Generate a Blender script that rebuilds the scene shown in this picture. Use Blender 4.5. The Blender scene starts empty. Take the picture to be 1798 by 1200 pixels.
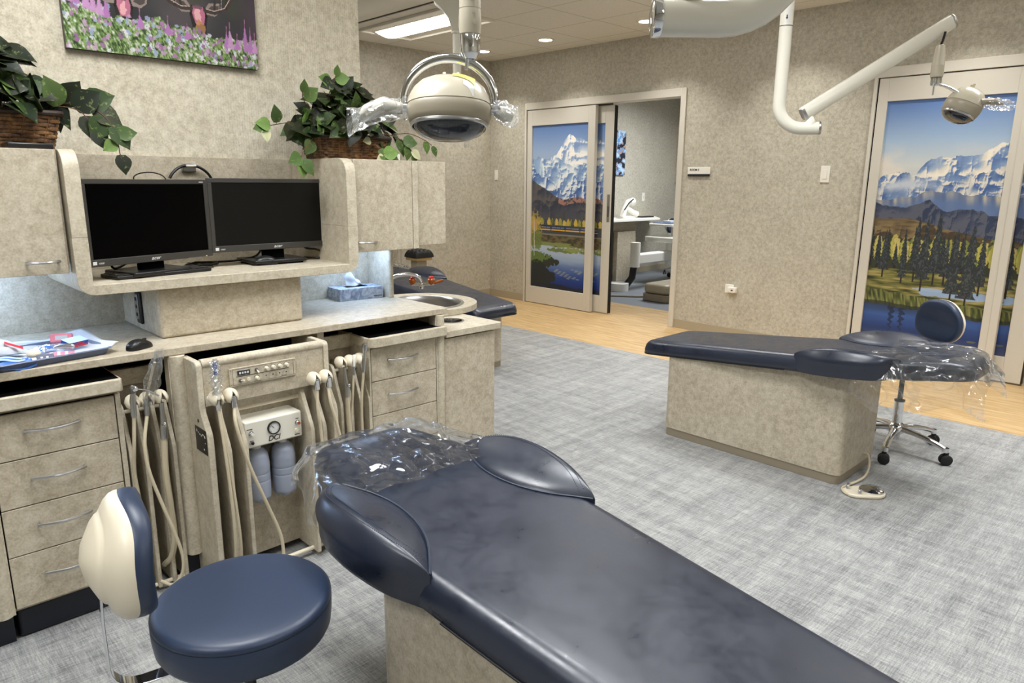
import bpy, bmesh, math, random
import numpy as np
from mathutils import Vector, Matrix, Euler

random.seed(7)
PI = math.pi
SC = bpy.context.scene
COL = SC.collection
V = Vector

# ------------------------------------------------------------------ objects
def setp(o, label=None, cat=None, group=None, kind=None):
    if label: o['label'] = label
    if cat: o['category'] = cat
    if group: o['group'] = group
    if kind: o['kind'] = kind
    return o

def thing(name, label, cat, loc=(0, 0, 0), rz=0.0, group=None):
    o = bpy.data.objects.new(name, None)
    o.empty_display_size = 0.05
    COL.objects.link(o)
    o.location = loc
    o.rotation_euler = (0, 0, rz)
    return setp(o, label, cat, group)

def copy_tree(o, parent=None):
    c = o.copy()
    COL.objects.link(c)
    c.parent = parent
    for ch in [x for x in SC.objects if x.parent == o]:
        copy_tree(ch, c)
    return c

class MB:
    """collects shapes; coordinates minus `off` become the mesh"""
    def __init__(s, off=(0, 0, 0)):
        s.v = []; s.f = []; s.off = V(off); s.M = None; s.mi = []; s.cur = 0
    def add(s, vs, fs):
        n = len(s.v)
        for p in vs:
            p = V(p)
            if s.M is not None: p = s.M @ p
            s.v.append(p - s.off)
        for f in fs:
            s.f.append(tuple(i + n for i in f)); s.mi.append(s.cur)
    def box(s, x0, x1, y0, y1, z0, z1):
        x0, x1 = sorted((x0, x1)); y0, y1 = sorted((y0, y1)); z0, z1 = sorted((z0, z1))
        s.add([(x0,y0,z0),(x1,y0,z0),(x1,y1,z0),(x0,y1,z0),(x0,y0,z1),(x1,y0,z1),(x1,y1,z1),(x0,y1,z1)],
              [(0,3,2,1),(4,5,6,7),(0,1,5,4),(1,2,6,5),(2,3,7,6),(3,0,4,7)])
        return s
    def prism(s, poly, axis, a, b):
        """poly of 2D points extruded along axis x (pts y,z) / y (pts x,z) / z (pts x,y)"""
        def P(p, t):
            return {'x': (t, p[0], p[1]), 'y': (p[0], t, p[1]), 'z': (p[0], p[1], t)}[axis]
        n = len(poly)
        vs = [P(p, a) for p in poly] + [P(p, b) for p in poly]
        fs = [tuple(range(n))[::-1], tuple(range(n, 2*n))]
        fs += [(i, (i+1) % n, n + (i+1) % n, n + i) for i in range(n)]
        s.add(vs, fs); return s
    def tube(s, pts, r, seg=10, cap=True):
        pts = [V(p) for p in pts]; n = len(pts)
        rs = r if isinstance(r, (list, tuple)) else [r]*n
        tang = []
        for i in range(n):
            t = pts[min(i+1, n-1)] - pts[max(i-1, 0)]
            tang.append(t.normalized() if t.length > 1e-9 else V((0, 0, 1)))
        up = V((0, 0, 1)) if abs(tang[0].z) < 0.9 else V((1, 0, 0))
        nrm = (up - tang[0]*up.dot(tang[0])).normalized()
        vs = []; fs = []
        for i in range(n):
            nrm = nrm - tang[i]*nrm.dot(tang[i])
            nrm = nrm.normalized() if nrm.length > 1e-6 else V((1, 0, 0))
            b = tang[i].cross(nrm)
            for k in range(seg):
                a = 2*PI*k/seg
                vs.append(pts[i] + (nrm*math.cos(a) + b*math.sin(a))*rs[i])
        for i in range(n-1):
            for k in range(seg):
                k2 = (k+1) % seg
                fs.append((i*seg+k, i*seg+k2, (i+1)*seg+k2, (i+1)*seg+k))
        if cap:
            fs.append(tuple(range(seg))[::-1]); fs.append(tuple((n-1)*seg+k for k in range(seg)))
        s.add(vs, fs); return s
    def cyl(s, a, b, r, seg=20, r2=None):
        return s.tube([a, b], [r, r if r2 is None else r2], seg)
    def lathe(s, prof, c=(0, 0, 0), axis=(0, 0, 1), seg=28, sx=1.0, sy=1.0, cap=True):
        q = V(axis).normalized().to_track_quat('Z', 'Y'); c = V(c)
        vs = []; fs = []; n = len(prof)
        for (r, z) in prof:
            r = max(r, 1e-5)
            for k in range(seg):
                a = 2*PI*k/seg
                vs.append(c + q @ V((r*sx*math.cos(a), r*sy*math.sin(a), z)))
        for i in range(n-1):
            for k in range(seg):
                k2 = (k+1) % seg
                fs.append((i*seg+k, i*seg+k2, (i+1)*seg+k2, (i+1)*seg+k))
        if cap:
            fs.append(tuple(range(seg))[::-1]); fs.append(tuple((n-1)*seg+k for k in range(seg)))
        s.add(vs, fs); return s
    def grid(s, fn, nu, nv, closed_u=False):
        """fn(u,v) in 0..1"""
        vs = []; fs = []
        for i in range(nu + (0 if closed_u else 1)):
            for j in range(nv+1):
                vs.append(fn(i/nu, j/nv))
        m = nv+1; N = nu if closed_u else nu+1
        for i in range(nu):
            i2 = (i+1) % N
            for j in range(nv):
                fs.append((i*m+j, i2*m+j, i2*m+j+1, i*m+j+1))
        s.add(vs, fs); return s
    def loft(s, rings, cap=True):
        n = len(rings[0]); vs = [p for r in rings for p in r]; fs = []
        for i in range(len(rings)-1):
            for k in range(n):
                k2 = (k+1) % n
                fs.append((i*n+k, i*n+k2, (i+1)*n+k2, (i+1)*n+k))
        if cap:
            fs.append(tuple(range(n))[::-1]); fs.append(tuple((len(rings)-1)*n+k for k in range(n)))
        s.add(vs, fs); return s
    def build(s, name, mat, parent=None, smooth=False, bev=0.0, sub=0, seg=2, ang=35, solid=0.0):
        me = bpy.data.meshes.new(name)
        me.from_pydata([tuple(p) for p in s.v], [], s.f)
        mats = mat if isinstance(mat, (list, tuple)) else [mat]
        for m in mats: me.materials.append(m)
        if len(mats) > 1: me.polygons.foreach_set('material_index', s.mi)
        me.update()
        bm = bmesh.new(); bm.from_mesh(me)
        bmesh.ops.recalc_face_normals(bm, faces=bm.faces)
        bm.to_mesh(me); bm.free()
        if smooth:
            me.polygons.foreach_set('use_smooth', [True]*len(me.polygons))
            try: me.set_sharp_from_angle(angle=math.radians(ang))
            except Exception: pass
        o = bpy.data.objects.new(name, me); COL.objects.link(o)
        if parent is not None: o.parent = parent
        if solid:
            m = o.modifiers.new('s', 'SOLIDIFY'); m.thickness = solid; m.offset = 0
        if bev:
            m = o.modifiers.new('b', 'BEVEL'); m.width = bev; m.segments = seg
            m.limit_method = 'ANGLE'; m.angle_limit = math.radians(ang); m.harden_normals = False
            if not smooth:
                me.polygons.foreach_set('use_smooth', [True]*len(me.polygons))
                try: me.set_sharp_from_angle(angle=math.radians(ang))
                except Exception: pass
        if sub:
            m = o.modifiers.new('u', 'SUBSURF'); m.levels = sub; m.render_levels = sub
        return o

def W(root):            # mesh builder whose input is in world coordinates, for a thing without rotation
    return MB(root.location)

def arc(c, r, a0, a1, n, plane='xz', other=0.0):
    out = []
    for i in range(n+1):
        a = math.radians(a0 + (a1-a0)*i/n)
        p, q = c[0] + r*math.cos(a), c[1] + r*math.sin(a)
        out.append({'xz': (p, other, q), 'xy': (p, q, other), 'yz': (other, p, q), '2': (p, q)}[plane])
    return out

def rrect(x0, x1, y0, y1, r, n=5, corners=(1, 1, 1, 1)):
    """2D rounded rectangle, corners: bl, br, tr, tl"""
    P = []
    for (cx, cy, a, ex, ey, on) in ((x0, y0, 180, 1, 1, corners[0]), (x1, y0, 270, -1, 1, corners[1]),
                                    (x1, y1, 0, -1, -1, corners[2]), (x0, y1, 90, 1, -1, corners[3])):
        if on: P += arc((cx+ex*r, cy+ey*r), r, a, a+90, n, '2')
        else: P.append((cx, cy))
    return P

def catmull(pts, n=8):
    pts = [V(p) for p in pts]; out = []
    P = [pts[0]*2-pts[1]] + pts + [pts[-1]*2-pts[-2]]
    for i in range(1, len(P)-2):
        for k in range(n):
            t = k/n
            out.append(0.5*((2*P[i]) + (P[i+1]-P[i-1])*t + (2*P[i-1]-5*P[i]+4*P[i+1]-P[i+2])*t*t
                       + (3*P[i]-P[i-1]-3*P[i+1]+P[i+2])*t**3))
    out.append(pts[-1]); return out

# ------------------------------------------------------------------ materials
def lin(c):
    return tuple(((x/255)/12.92 if x/255 <= 0.04045 else ((x/255+0.055)/1.055)**2.4) for x in c)

def mat(name, col, rough=0.5, metal=0.0, spec=0.5, emit=0.0, emitc=None, trans=0.0, coat=0.0, alpha=1.0, ior=1.5):
    m = bpy.data.materials.new(name); m.use_nodes = True
    b = m.node_tree.nodes['Principled BSDF']
    c = lin(col) if max(col) > 1.0 else col
    b.inputs['Base Color'].default_value = (*c, 1)
    b.inputs['Roughness'].default_value = rough
    b.inputs['Metallic'].default_value = metal
    b.inputs['Specular IOR Level'].default_value = spec
    b.inputs['Transmission Weight'].default_value = trans
    b.inputs['Coat Weight'].default_value = coat
    b.inputs['IOR'].default_value = ior
    b.inputs['Alpha'].default_value = alpha
    if emit:
        b.inputs['Emission Color'].default_value = (*(lin(emitc) if emitc else c), 1)
        b.inputs['Emission Strength'].default_value = emit
    return m

class NT:
    def __init__(s, m):
        s.m = m; s.t = m.node_tree; s.n = s.t.nodes; s.b = s.n['Principled BSDF']
    def nd(s, typ, **kw):
        x = s.n.new(typ)
        for k, v in kw.items(): setattr(x, k, v)
        return x
    def ln(s, a, b): s.t.links.new(a, b)
    def coord(s, scale=(1, 1, 1), rot=(0, 0, 0), out='Object'):
        tc = s.nd('ShaderNodeTexCoord'); mp = s.nd('ShaderNodeMapping')
        mp.inputs['Scale'].default_value = scale; mp.inputs['Rotation'].default_value = rot
        s.ln(tc.outputs[out], mp.inputs['Vector']); return mp.outputs['Vector']
    def noise(s, vec, scale, detail=3, rough=0.5, dist=0.0):
        x = s.nd('ShaderNodeTexNoise'); s.ln(vec, x.inputs['Vector'])
        x.inputs['Scale'].default_value = scale; x.inputs['Detail'].default_value = detail
        x.inputs['Roughness'].default_value = rough; x.inputs['Distortion'].default_value = dist
        return x.outputs['Fac']
    def ramp(s, fac, stops, interp='LINEAR'):
        r = s.nd('ShaderNodeValToRGB'); r.color_ramp.interpolation = interp
        e = r.color_ramp.elements
        while len(e) < len(stops): e.new(0.5)
        for i, (p, c) in enumerate(stops):
            e[i].position = p; c = lin(c) if max(c) > 1.0 else c
            e[i].color = (*c, 1)
        s.ln(fac, r.inputs['Fac']); return r.outputs['Color']
    def mix(s, fac, a, b, mode='MIX'):
        x = s.nd('ShaderNodeMix', data_type='RGBA', blend_type=mode)
        for sock, val in ((x.inputs[0], fac), (x.inputs[6], a), (x.inputs[7], b)):
            if isinstance(val, (int, float)): sock.default_value = val
            elif isinstance(val, tuple): sock.default_value = (*(lin(val) if max(val) > 1.0 else val), 1)
            else: s.ln(val, sock)
        return x.outputs[2]
    def math(s, op, a, b=None, c=None):
        x = s.nd('ShaderNodeMath', operation=op)
        for i, val in enumerate((a, b, c)):
            if val is None: continue
            if isinstance(val, (int, float)): x.inputs[i].default_value = val
            else: s.ln(val, x.inputs[i])
        return x.outputs[0]
    def bump(s, h, strength=0.3, dist=0.002):
        x = s.nd('ShaderNodeBump'); x.inputs['Strength'].default_value = strength
        x.inputs['Distance'].default_value = dist
        s.ln(h, x.inputs['Height']); s.ln(x.outputs['Normal'], s.b.inputs['Normal'])
    def base(s, c): s.ln(c, s.b.inputs['Base Color'])
    def rough(s, c): s.ln(c, s.b.inputs['Roughness'])

def speckle(name, dark, mid, light, rough=0.45, sc=1.0, weave=0.0, spec=0.4):
    m = mat(name, mid, rough, spec=spec); t = NT(m)
    v = t.coord()
    n1 = t.noise(v, 30*sc, 4, 0.65, 0.3)
    n2 = t.noise(v, 130*sc, 2, 0.6)
    n3 = t.noise(v, 5*sc, 2, 0.5)
    f = t.math('ADD', t.math('MULTIPLY', n1, 0.62), t.math('MULTIPLY', n2, 0.38))
    f = t.math('ADD', f, t.math('MULTIPLY', t.math('SUBTRACT', n3, 0.5), 0.16))
    c = t.ramp(f, [(0.36, dark), (0.50, mid), (0.64, light)])
    t.base(c)
    if weave:
        w = t.nd('ShaderNodeTexWave', wave_type='BANDS', bands_direction='DIAGONAL')
        v2 = t.coord((1, 1, 0.0)); t.ln(v2, w.inputs['Vector'])
        w.inputs['Scale'].default_value = 60; w.inputs['Distortion'].default_value = 0.6
        w.inputs['Detail'].default_value = 1
        h = t.math('ADD', t.math('MULTIPLY', w.outputs['Fac'], weave), t.math('MULTIPLY', n2, 0.6))
        t.bump(h, 0.35, 0.0015)
    return m

M = {}
M['lam'] = speckle('laminate', (164, 153, 132), (184, 173, 152), (200, 191, 172), 0.42, 1.15)
M['lam_edge'] = speckle('laminate_edge', (173, 162, 142), (192, 182, 161), (206, 198, 179), 0.45, 1.15)
M['wall_near'] = speckle('wallcovering_ribbed', (182, 172, 151), (206, 197, 176), (222, 214, 195), 0.85, 1.3, 0.9, 0.2)
M['wall_far'] = speckle('wallcovering', (166, 161, 148), (187, 182, 168), (203, 199, 186), 0.85, 1.2, 0.3, 0.2)
M['navy'] = mat('navy_vinyl', (0.011, 0.017, 0.036), 0.33, spec=0.75)
def vinyl(m, sc=1.0, lo=0.24, hi=0.46):
    t = NT(m); v = t.coord()
    n = t.noise(v, 420*sc, 2, 0.6); n2 = t.noise(v, 9*sc, 3, 0.6); n3 = t.noise(v, 60*sc, 3, 0.6)
    c = t.ramp(n2, [(0.35, (0.006, 0.011, 0.027)), (0.7, (0.012, 0.018, 0.037))]); t.base(c)
    r = t.nd('ShaderNodeMapRange'); r.inputs['To Min'].default_value = lo; r.inputs['To Max'].default_value = hi
    t.ln(t.math('ADD', t.math('MULTIPLY', n2, 0.7), t.math('MULTIPLY', n3, 0.3)), r.inputs['Value'])
    r.inputs['From Min'].default_value = 0.3; r.inputs['From Max'].default_value = 0.7
    t.rough(r.outputs[0])
    t.bump(t.math('ADD', t.math('MULTIPLY', n, 0.35), t.math('MULTIPLY', n3, 1.0)), 0.16, 0.0006)
vinyl(M['navy'])
M['navy2'] = mat('navy_vinyl_smooth', (0.017, 0.031, 0.068), 0.42, spec=0.55)
t = NT(M['navy2']); v_ = t.coord(); t.bump(t.noise(v_, 600, 2, 0.6), 0.12, 0.001)
M['navy_lam'] = mat('navy_toe_kick', (12, 16, 30), 0.45)
M['cream'] = mat('cream_plastic', (222, 212, 190), 0.35)
M['cream_gloss'] = mat('cream_enamel', (196, 188, 168), 0.25, coat=0.2)
M['white_gloss'] = mat('white_enamel', (226, 222, 208), 0.25, coat=0.2)
M['grey_cream'] = mat('taupe_plastic', (160, 151, 132), 0.35)
M['white'] = mat('white_plastic', (236, 234, 226), 0.4)
M['chrome'] = mat('chrome', (0.75, 0.76, 0.78), 0.08, metal=1.0)
M['steel'] = mat('brushed_steel', (0.52, 0.52, 0.52), 0.28, metal=1.0)
M['dark_steel'] = mat('dark_steel', (0.25, 0.25, 0.26), 0.3, metal=1.0)
M['alu'] = mat('anodised_aluminium', (214, 210, 200), 0.45, metal=0.15)
M['black'] = mat('black_plastic', (14, 14, 15), 0.38)
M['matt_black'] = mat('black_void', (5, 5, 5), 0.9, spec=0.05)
M['rubber'] = mat('black_rubber', (18, 18, 20), 0.6)
M['screen'] = mat('screen_glass', (2, 2, 3), 0.12, spec=0.08)
M['screen_matt'] = mat('screen_matt', (3, 3, 3), 0.3, spec=0.35)
M['bezel'] = mat('monitor_bezel', (58, 56, 53), 0.35)
M['print_white'] = mat('printed_white', (215, 215, 212), 0.5)
M['print_dark'] = mat('printed_dark', (28, 28, 40), 0.5)
M['bottle'] = mat('milky_bottle', (168, 176, 194), 0.4, trans=0.25)
M['hose'] = mat('beige_hose', (203, 191, 164), 0.45)
M['base_trim'] = mat('vinyl_base_trim', (170, 160, 138), 0.5)
M['grey_kick'] = mat('taupe_kick', (136, 126, 108), 0.45)
M['red'] = mat('red_handle', (196, 30, 34), 0.3)
M['orange'] = mat('brass_orange', (176, 96, 44), 0.3, metal=0.5)
M['blue_steri'] = mat('blue_film', (60, 110, 190), 0.4)
M['light_blue'] = mat('light_blue_paper', (176, 204, 232), 0.7)
M['tray_blue'] = mat('tray_blue_grey', (92, 104, 132), 0.4)
M['paper'] = mat('white_paper', (196, 202, 210), 0.8)
M['pink'] = mat('pink_print', (224, 130, 150), 0.5)
M['tooth_red'] = mat('red_print', (196, 40, 48), 0.4)
M['tooth_blue'] = mat('blue_print', (40, 70, 150), 0.4)
M['navy_print'] = mat('navy_packet', (24, 34, 74), 0.35)
M['wood_tan'] = mat('tan_wood', (176, 146, 96), 0.5)

def film(name, dens=0.05, hot=0.5, milky=0.05, sc=5.0, bump=1.0):
    """thin clear sheet: mostly see-through, creases catch the light"""
    m = bpy.data.materials.new(name); m.use_nodes = True
    nt = m.node_tree; n = nt.nodes; n.clear(); L = nt.links.new
    out = n.new('ShaderNodeOutputMaterial'); tr = n.new('ShaderNodeBsdfTransparent')
    tr.inputs[0].default_value = (0.97, 0.975, 0.98, 1)
    gl = n.new('ShaderNodeBsdfGlossy'); gl.inputs['Roughness'].default_value = 0.15
    gl.inputs['Color'].default_value = (1, 1, 1, 1)
    df = n.new('ShaderNodeBsdfTranslucent'); df.inputs['Color'].default_value = (0.9, 0.92, 0.93, 1)
    m1 = n.new('ShaderNodeMixShader'); m2 = n.new('ShaderNodeMixShader')
    tc = n.new('ShaderNodeTexCoord'); no = n.new('ShaderNodeTexNoise'); no.inputs['Scale'].default_value = 4; no.inputs['Detail'].default_value = 3
    mp = n.new('ShaderNodeVectorMath'); mp.operation = 'MULTIPLY_ADD'; mp.inputs[1].default_value = (0.5, 0.5, 0.5)
    L(tc.outputs['Object'], no.inputs['Vector']); L(no.outputs['Color'], mp.inputs[0]); L(tc.outputs['Object'], mp.inputs[2])
    vo = n.new('ShaderNodeTexVoronoi'); vo.feature = 'DISTANCE_TO_EDGE'; vo.inputs['Scale'].default_value = sc
    sx = n.new('ShaderNodeVectorMath'); sx.operation = 'MULTIPLY'; sx.inputs[1].default_value = (2.6, 0.9, 1.5)
    L(mp.outputs[0], sx.inputs[0]); L(sx.outputs[0], vo.inputs['Vector'])
    v2 = n.new('ShaderNodeTexVoronoi'); v2.feature = 'F1'; v2.inputs['Scale'].default_value = sc*3.1
    L(sx.outputs[0], v2.inputs['Vector'])
    add = n.new('ShaderNodeMath'); add.operation = 'MULTIPLY_ADD'; add.inputs[1].default_value = 0.05
    L(v2.outputs['Distance'], add.inputs[0]); L(vo.outputs['Distance'], add.inputs[2])
    bp = n.new('ShaderNodeBump'); bp.inputs['Strength'].default_value = bump; bp.inputs['Distance'].default_value = 0.04
    L(add.outputs[0], bp.inputs['Height']); L(bp.outputs['Normal'], gl.inputs['Normal'])
    lw = n.new('ShaderNodeFresnel'); lw.inputs['IOR'].default_value = 1.33; L(bp.outputs['Normal'], lw.inputs['Normal'])
    mr = n.new('ShaderNodeMapRange'); mr.inputs['To Min'].default_value = dens; mr.inputs['To Max'].default_value = hot
    L(lw.outputs[0], mr.inputs['Value'])
    cr = n.new('ShaderNodeMapRange'); cr.inputs['From Max'].default_value = 0.035; cr.inputs['To Min'].default_value = milky*3.2; cr.inputs['To Max'].default_value = milky
    L(vo.outputs['Distance'], cr.inputs['Value']); L(cr.outputs[0], m1.inputs[0])
    L(tr.outputs[0], m1.inputs[1]); L(df.outputs[0], m1.inputs[2])
    L(mr.outputs[0], m2.inputs[0]); L(m1.outputs[0], m2.inputs[1]); L(gl.outputs[0], m2.inputs[2])
    L(m2.outputs[0], out.inputs[0])
    return m
M['film'] = film('clear_plastic_film', 0.07, 0.7, 0.11, 2.6)
M['film_soft'] = film('clear_plastic_sleeve', 0.08, 0.6, 0.12, 10.0, .3)

# carpet: grey cross-hatched tiles
def carpet():
    m = mat('grey_carpet', (168, 168, 164), 0.8, spec=0.25); t = NT(m)
    a = t.noise(t.coord((1.6, 17, 1)), 1.0, 3, 0.55); b = t.noise(t.coord((17, 1.6, 1)), 1.0, 3, 0.55)
    c = t.noise(t.coord((14, 210, 1)), 1.0, 3, 0.75); d = t.noise(t.coord((210, 14, 1)), 1.0, 3, 0.75)
    g1 = t.noise(t.coord(), 260, 2, 0.7)
    f = t.math('ADD', t.math('MULTIPLY', a, 0.14), t.math('MULTIPLY', b, 0.14))
    g = t.math('ADD', t.math('MULTIPLY', c, 0.27), t.math('MULTIPLY', d, 0.27))
    f = t.math('ADD', t.math('ADD', f, g), t.math('MULTIPLY', g1, 0.16))
    col = t.ramp(f, [(0.40, (100, 101, 102)), (0.47, (136, 137, 137)), (0.53, (162, 162, 160)), (0.60, (186, 186, 182))])
    # tile joints
    tc = t.nd('ShaderNodeTexCoord'); sp = t.nd('ShaderNodeSeparateXYZ'); t.ln(tc.outputs['Object'], sp.inputs[0])
    def joint(o):
        q = t.math('PINGPONG', t.math('ADD', o, 0.17), 0.25)
        return t.math('LESS_THAN', q, 0.0016)
    j = t.math('MAXIMUM', joint(sp.outputs[0]), joint(sp.outputs[1]))
    col = t.mix(t.math('MULTIPLY', j, 0.35), col, (96, 96, 96))
    t.base(col)
    t.rough(t.math('ADD', t.math('MULTIPLY', f, 0.5), 0.22))
    t.bump(g, 0.3, 0.002)
    return m
M['carpet'] = carpet()

def woodfloor():
    m = mat('maple_floor', (222, 186, 126), 0.42, spec=0.4); t = NT(m)
    v = t.coord((14, 1.2, 1)); n = t.noise(v, 2.2, 5, 0.65, 0.6)
    v2 = t.coord((60, 2.5, 1)); n2 = t.noise(v2, 2, 3, 0.6)
    f = t.math('ADD', t.math('MULTIPLY', n, 0.65), t.math('MULTIPLY', n2, 0.35))
    col = t.ramp(f, [(0.36, (164, 132, 88)), (0.5, (190, 159, 112)), (0.62, (206, 178, 134))])
    t.base(col); return m
M['wood'] = woodfloor()
M['floor_room'] = mat('blue_grey_sheet_floor', (118, 124, 132), 0.45)

def ceiling():
    m = mat('ceiling_tile', (222, 214, 196), 0.9, spec=0.1); t = NT(m)
    tc = t.nd('ShaderNodeTexCoord'); sp = t.nd('ShaderNodeSeparateXYZ'); t.ln(tc.outputs['Object'], sp.inputs[0])
    def line(o, off):
        q = t.math('PINGPONG', t.math('SUBTRACT', o, off), 0.305)
        return t.math('LESS_THAN', q, 0.006)
    j = t.math('MAXIMUM', line(sp.outputs[0], 4.44-0.61*20), line(sp.outputs[1], 4.81-0.61*20))
    nz = t.noise(t.coord(), 190, 2, 0.6)
    c = t.ramp(nz, [(0.35, (220, 217, 208)), (0.6, (236, 233, 224))])
    t.base(t.mix(t.math('MULTIPLY', j, 0.5), c, (160, 156, 146)))
    return m
M['ceiling'] = ceiling()

def vcol(name, rough=0.4, spec=0.3, coat=0.0):
    m = mat(name, (128, 128, 128), rough, spec=spec, coat=coat); t = NT(m)
    a = t.nd('ShaderNodeVertexColor', layer_name='Col'); t.base(a.outputs['Color']); return m
M['art'] = vcol('printed_artwork', 0.3, 0.4)
M['art_flat'] = vcol('printed_panel', 0.45, 0.3)
# ------------------------------------------------------------------ painted pictures (colour per vertex of a flat panel)
def vnoise(x, y, seed=0):
    xi = np.floor(x).astype(np.int64); yi = np.floor(y).astype(np.int64)
    fx = x-xi; fy = y-yi; fx = fx*fx*(3-2*fx); fy = fy*fy*(3-2*fy)
    def h(a, b):
        n = (a*374761393 + b*668265263 + seed*974711) & 0x7fffffff
        n = ((n ^ (n >> 13))*1274126177) & 0x7fffffff
        return ((n ^ (n >> 16)) & 0xffff)/65535.0
    return (h(xi, yi)*(1-fx)+h(xi+1, yi)*fx)*(1-fy) + (h(xi, yi+1)*(1-fx)+h(xi+1, yi+1)*fx)*fy
def fbm(x, y, o=4, seed=0):
    s = 0; a = 0.5
    for i in range(o):
        s = s + a*vnoise(x, y, seed+i*17); x = x*2.03; y = y*2.03; a *= 0.5
    return s/(1-0.5**o)
def ridge(x, pts, rough=0.0, seed=0, sc=30.0):
    xs = [p[0] for p in pts]; ys = [p[1] for p in pts]
    y = np.interp(x, xs, ys)
    return y + rough*(fbm(x*sc, x*0+seed*3.1, 4, seed)-0.5)
def relief(u, y, seed, sc=1.0, o=6, dx=-.6, dy=.8):
    """craggy ridges lit from one side: 0 shade .. 1 light"""
    def H(a, b):
        s = 0; k = .5; w = 1
        for i in range(o):
            n = 1-np.abs(2*vnoise(a, b, seed+i*13)-1); n = n*n*w
            s = s+k*n; w = np.clip(n*1.6, 0, 1); a = a*2.07+3.1; b = b*2.07+1.7; k *= .52
        return s
    e = .035
    a = u*6*sc+.35*fbm(u*5, y*5, 2, seed); b = y*4.2*sc+.35*fbm(u*5+9, y*5, 2, seed)
    d = (H(a+dx*e, b+dy*e)-H(a-dx*e, b-dy*e))
    return 1/(1+np.exp(d*26))
class Paint:
    """x 0..1 from left, y 0..1 from bottom, aspect = width/height"""
    def __init__(s, w, h, nx, ny):
        s.asp = w/h; s.w = w; s.h = h; s.nx = nx; s.ny = ny
        X, Y = np.meshgrid(np.linspace(0, 1, nx), np.linspace(0, 1, ny), indexing='ij')
        s.X = X; s.Y = Y; s.U = X*s.asp; s.C = np.zeros((nx, ny, 3))
    def put(s, mask, col):
        mask = np.clip(mask, 0, 1)[..., None]
        if isinstance(col, tuple): col = np.array(col, float)[None, None, :]
        s.C = s.C*(1-mask) + col*mask
    def grad(s, t, stops):
        xs = [a for a, _ in stops]
        return np.stack([np.interp(t, xs, [c[k] for _, c in stops]) for k in range(3)], -1)
    def spruce(s, x, y0, h, wd, col, seed=0):
        t = (s.Y-y0)/h
        d = np.abs(s.X-x)*s.asp
        saw = 0.65+0.5*((t*9+0.2*vnoise(s.X*60, s.Y*60, seed)) % 1.0)*-1+0.35*vnoise(s.X*90, s.Y*120, seed)
        wid = wd*(1-t)**0.8*(saw+0.35)
        s.put(((t > 0.12) & (t < 1) & (d < wid)).astype(float)*0.95, col)
        s.put(((t > -0.05) & (t <= 0.2) & (d < 0.0035)).astype(float), (50, 46, 44))
        lit = ((t > 0.12) & (t < 1) & (d < wid*0.8) & (fbm(s.X*110, s.Y*150, 2, seed+5) > 0.60)).astype(float)*0.5
        s.put(lit, tuple(min(255, c+52) for c in col))
    def blob(s, x, y, rx, ry, col, k=1.0, rough=0.5, seed=0, sc=40):
        d = ((s.X-x)/rx)**2 + ((s.Y-y)/ry)**2
        n = fbm(s.U*sc, s.Y*sc, 3, seed)
        s.put(((d + rough*(n-0.5)*2.4) < 1).astype(float)*k, col)
    def poly(s, pts, col, k=1.0):
        pts = list(pts); ins = np.zeros_like(s.X, bool); n = len(pts)
        for i in range(n):
            x0, y0 = pts[i]; x1, y1 = pts[(i+1) % n]
            if y0 == y1: continue
            c = ((s.Y >= min(y0, y1)) & (s.Y < max(y0, y1)) & (s.X < x0+(s.Y-y0)*(x1-x0)/(y1-y0)))
            ins ^= c
        s.put(ins.astype(float)*k, col)
    def stroke(s, pts, r, col, k=1.0):
        for (x0, y0, r0), (x1, y1, r1) in zip([(p[0], p[1], r*(1 if len(p) < 3 else p[2])) for p in pts[:-1]],
                                              [(p[0], p[1], r*(1 if len(p) < 3 else p[2])) for p in pts[1:]]):
            ax, ay, bx, by = x0*s.asp, y0, x1*s.asp, y1
            dx, dy = bx-ax, by-ay; L = dx*dx+dy*dy+1e-12
            t = np.clip(((s.U-ax)*dx+(s.Y-ay)*dy)/L, 0, 1)
            d = np.hypot(s.U-ax-t*dx, s.Y-ay-t*dy)
            s.put((d < r0+(r1-r0)*t).astype(float)*k, col)
    def make(s, name, origin, ux, uy, parent, material, thick=0.0):
        """origin = lower left, ux/uy = edge vectors in parent space"""
        o0 = V(origin); ux = V(ux); uy = V(uy); nx, ny = s.nx, s.ny
        xs = np.linspace(0, 1, nx); ys = np.linspace(0, 1, ny)
        P = (np.array(o0)[None, None, :] + xs[:, None, None]*np.array(ux)[None, None, :] + ys[None, :, None]*np.array(uy)[None, None, :])
        P = P.reshape(-1, 3)
        i, j = np.meshgrid(np.arange(nx-1), np.arange(ny-1), indexing='ij'); a = (i*ny+j).ravel()
        F = np.stack([a, a+ny, a+ny+1, a+1], 1)
        me = bpy.data.meshes.new(name)
        me.vertices.add(len(P)); me.vertices.foreach_set('co', P.ravel())
        me.loops.add(F.size); me.loops.foreach_set('vertex_index', F.ravel())
        me.polygons.add(len(F)); me.polygons.foreach_set('loop_start', np.arange(0, F.size, 4))
        me.polygons.foreach_set('loop_total', np.full(len(F), 4))
        me.update(calc_edges=True)
        C = np.clip(s.C, 0, 255)/255.0
        C = np.where(C <= 0.04045, C/12.92, ((C+0.055)/1.055)**2.4).reshape(-1, 3)
        at = me.color_attributes.new('Col', 'FLOAT_COLOR', 'POINT')
        at.data.foreach_set('color', np.concatenate([C, np.ones((len(C), 1))], 1).ravel())
        me.materials.append(material)
        o = bpy.data.objects.new(name, me); COL.objects.link(o); o.parent = parent
        return o

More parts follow.
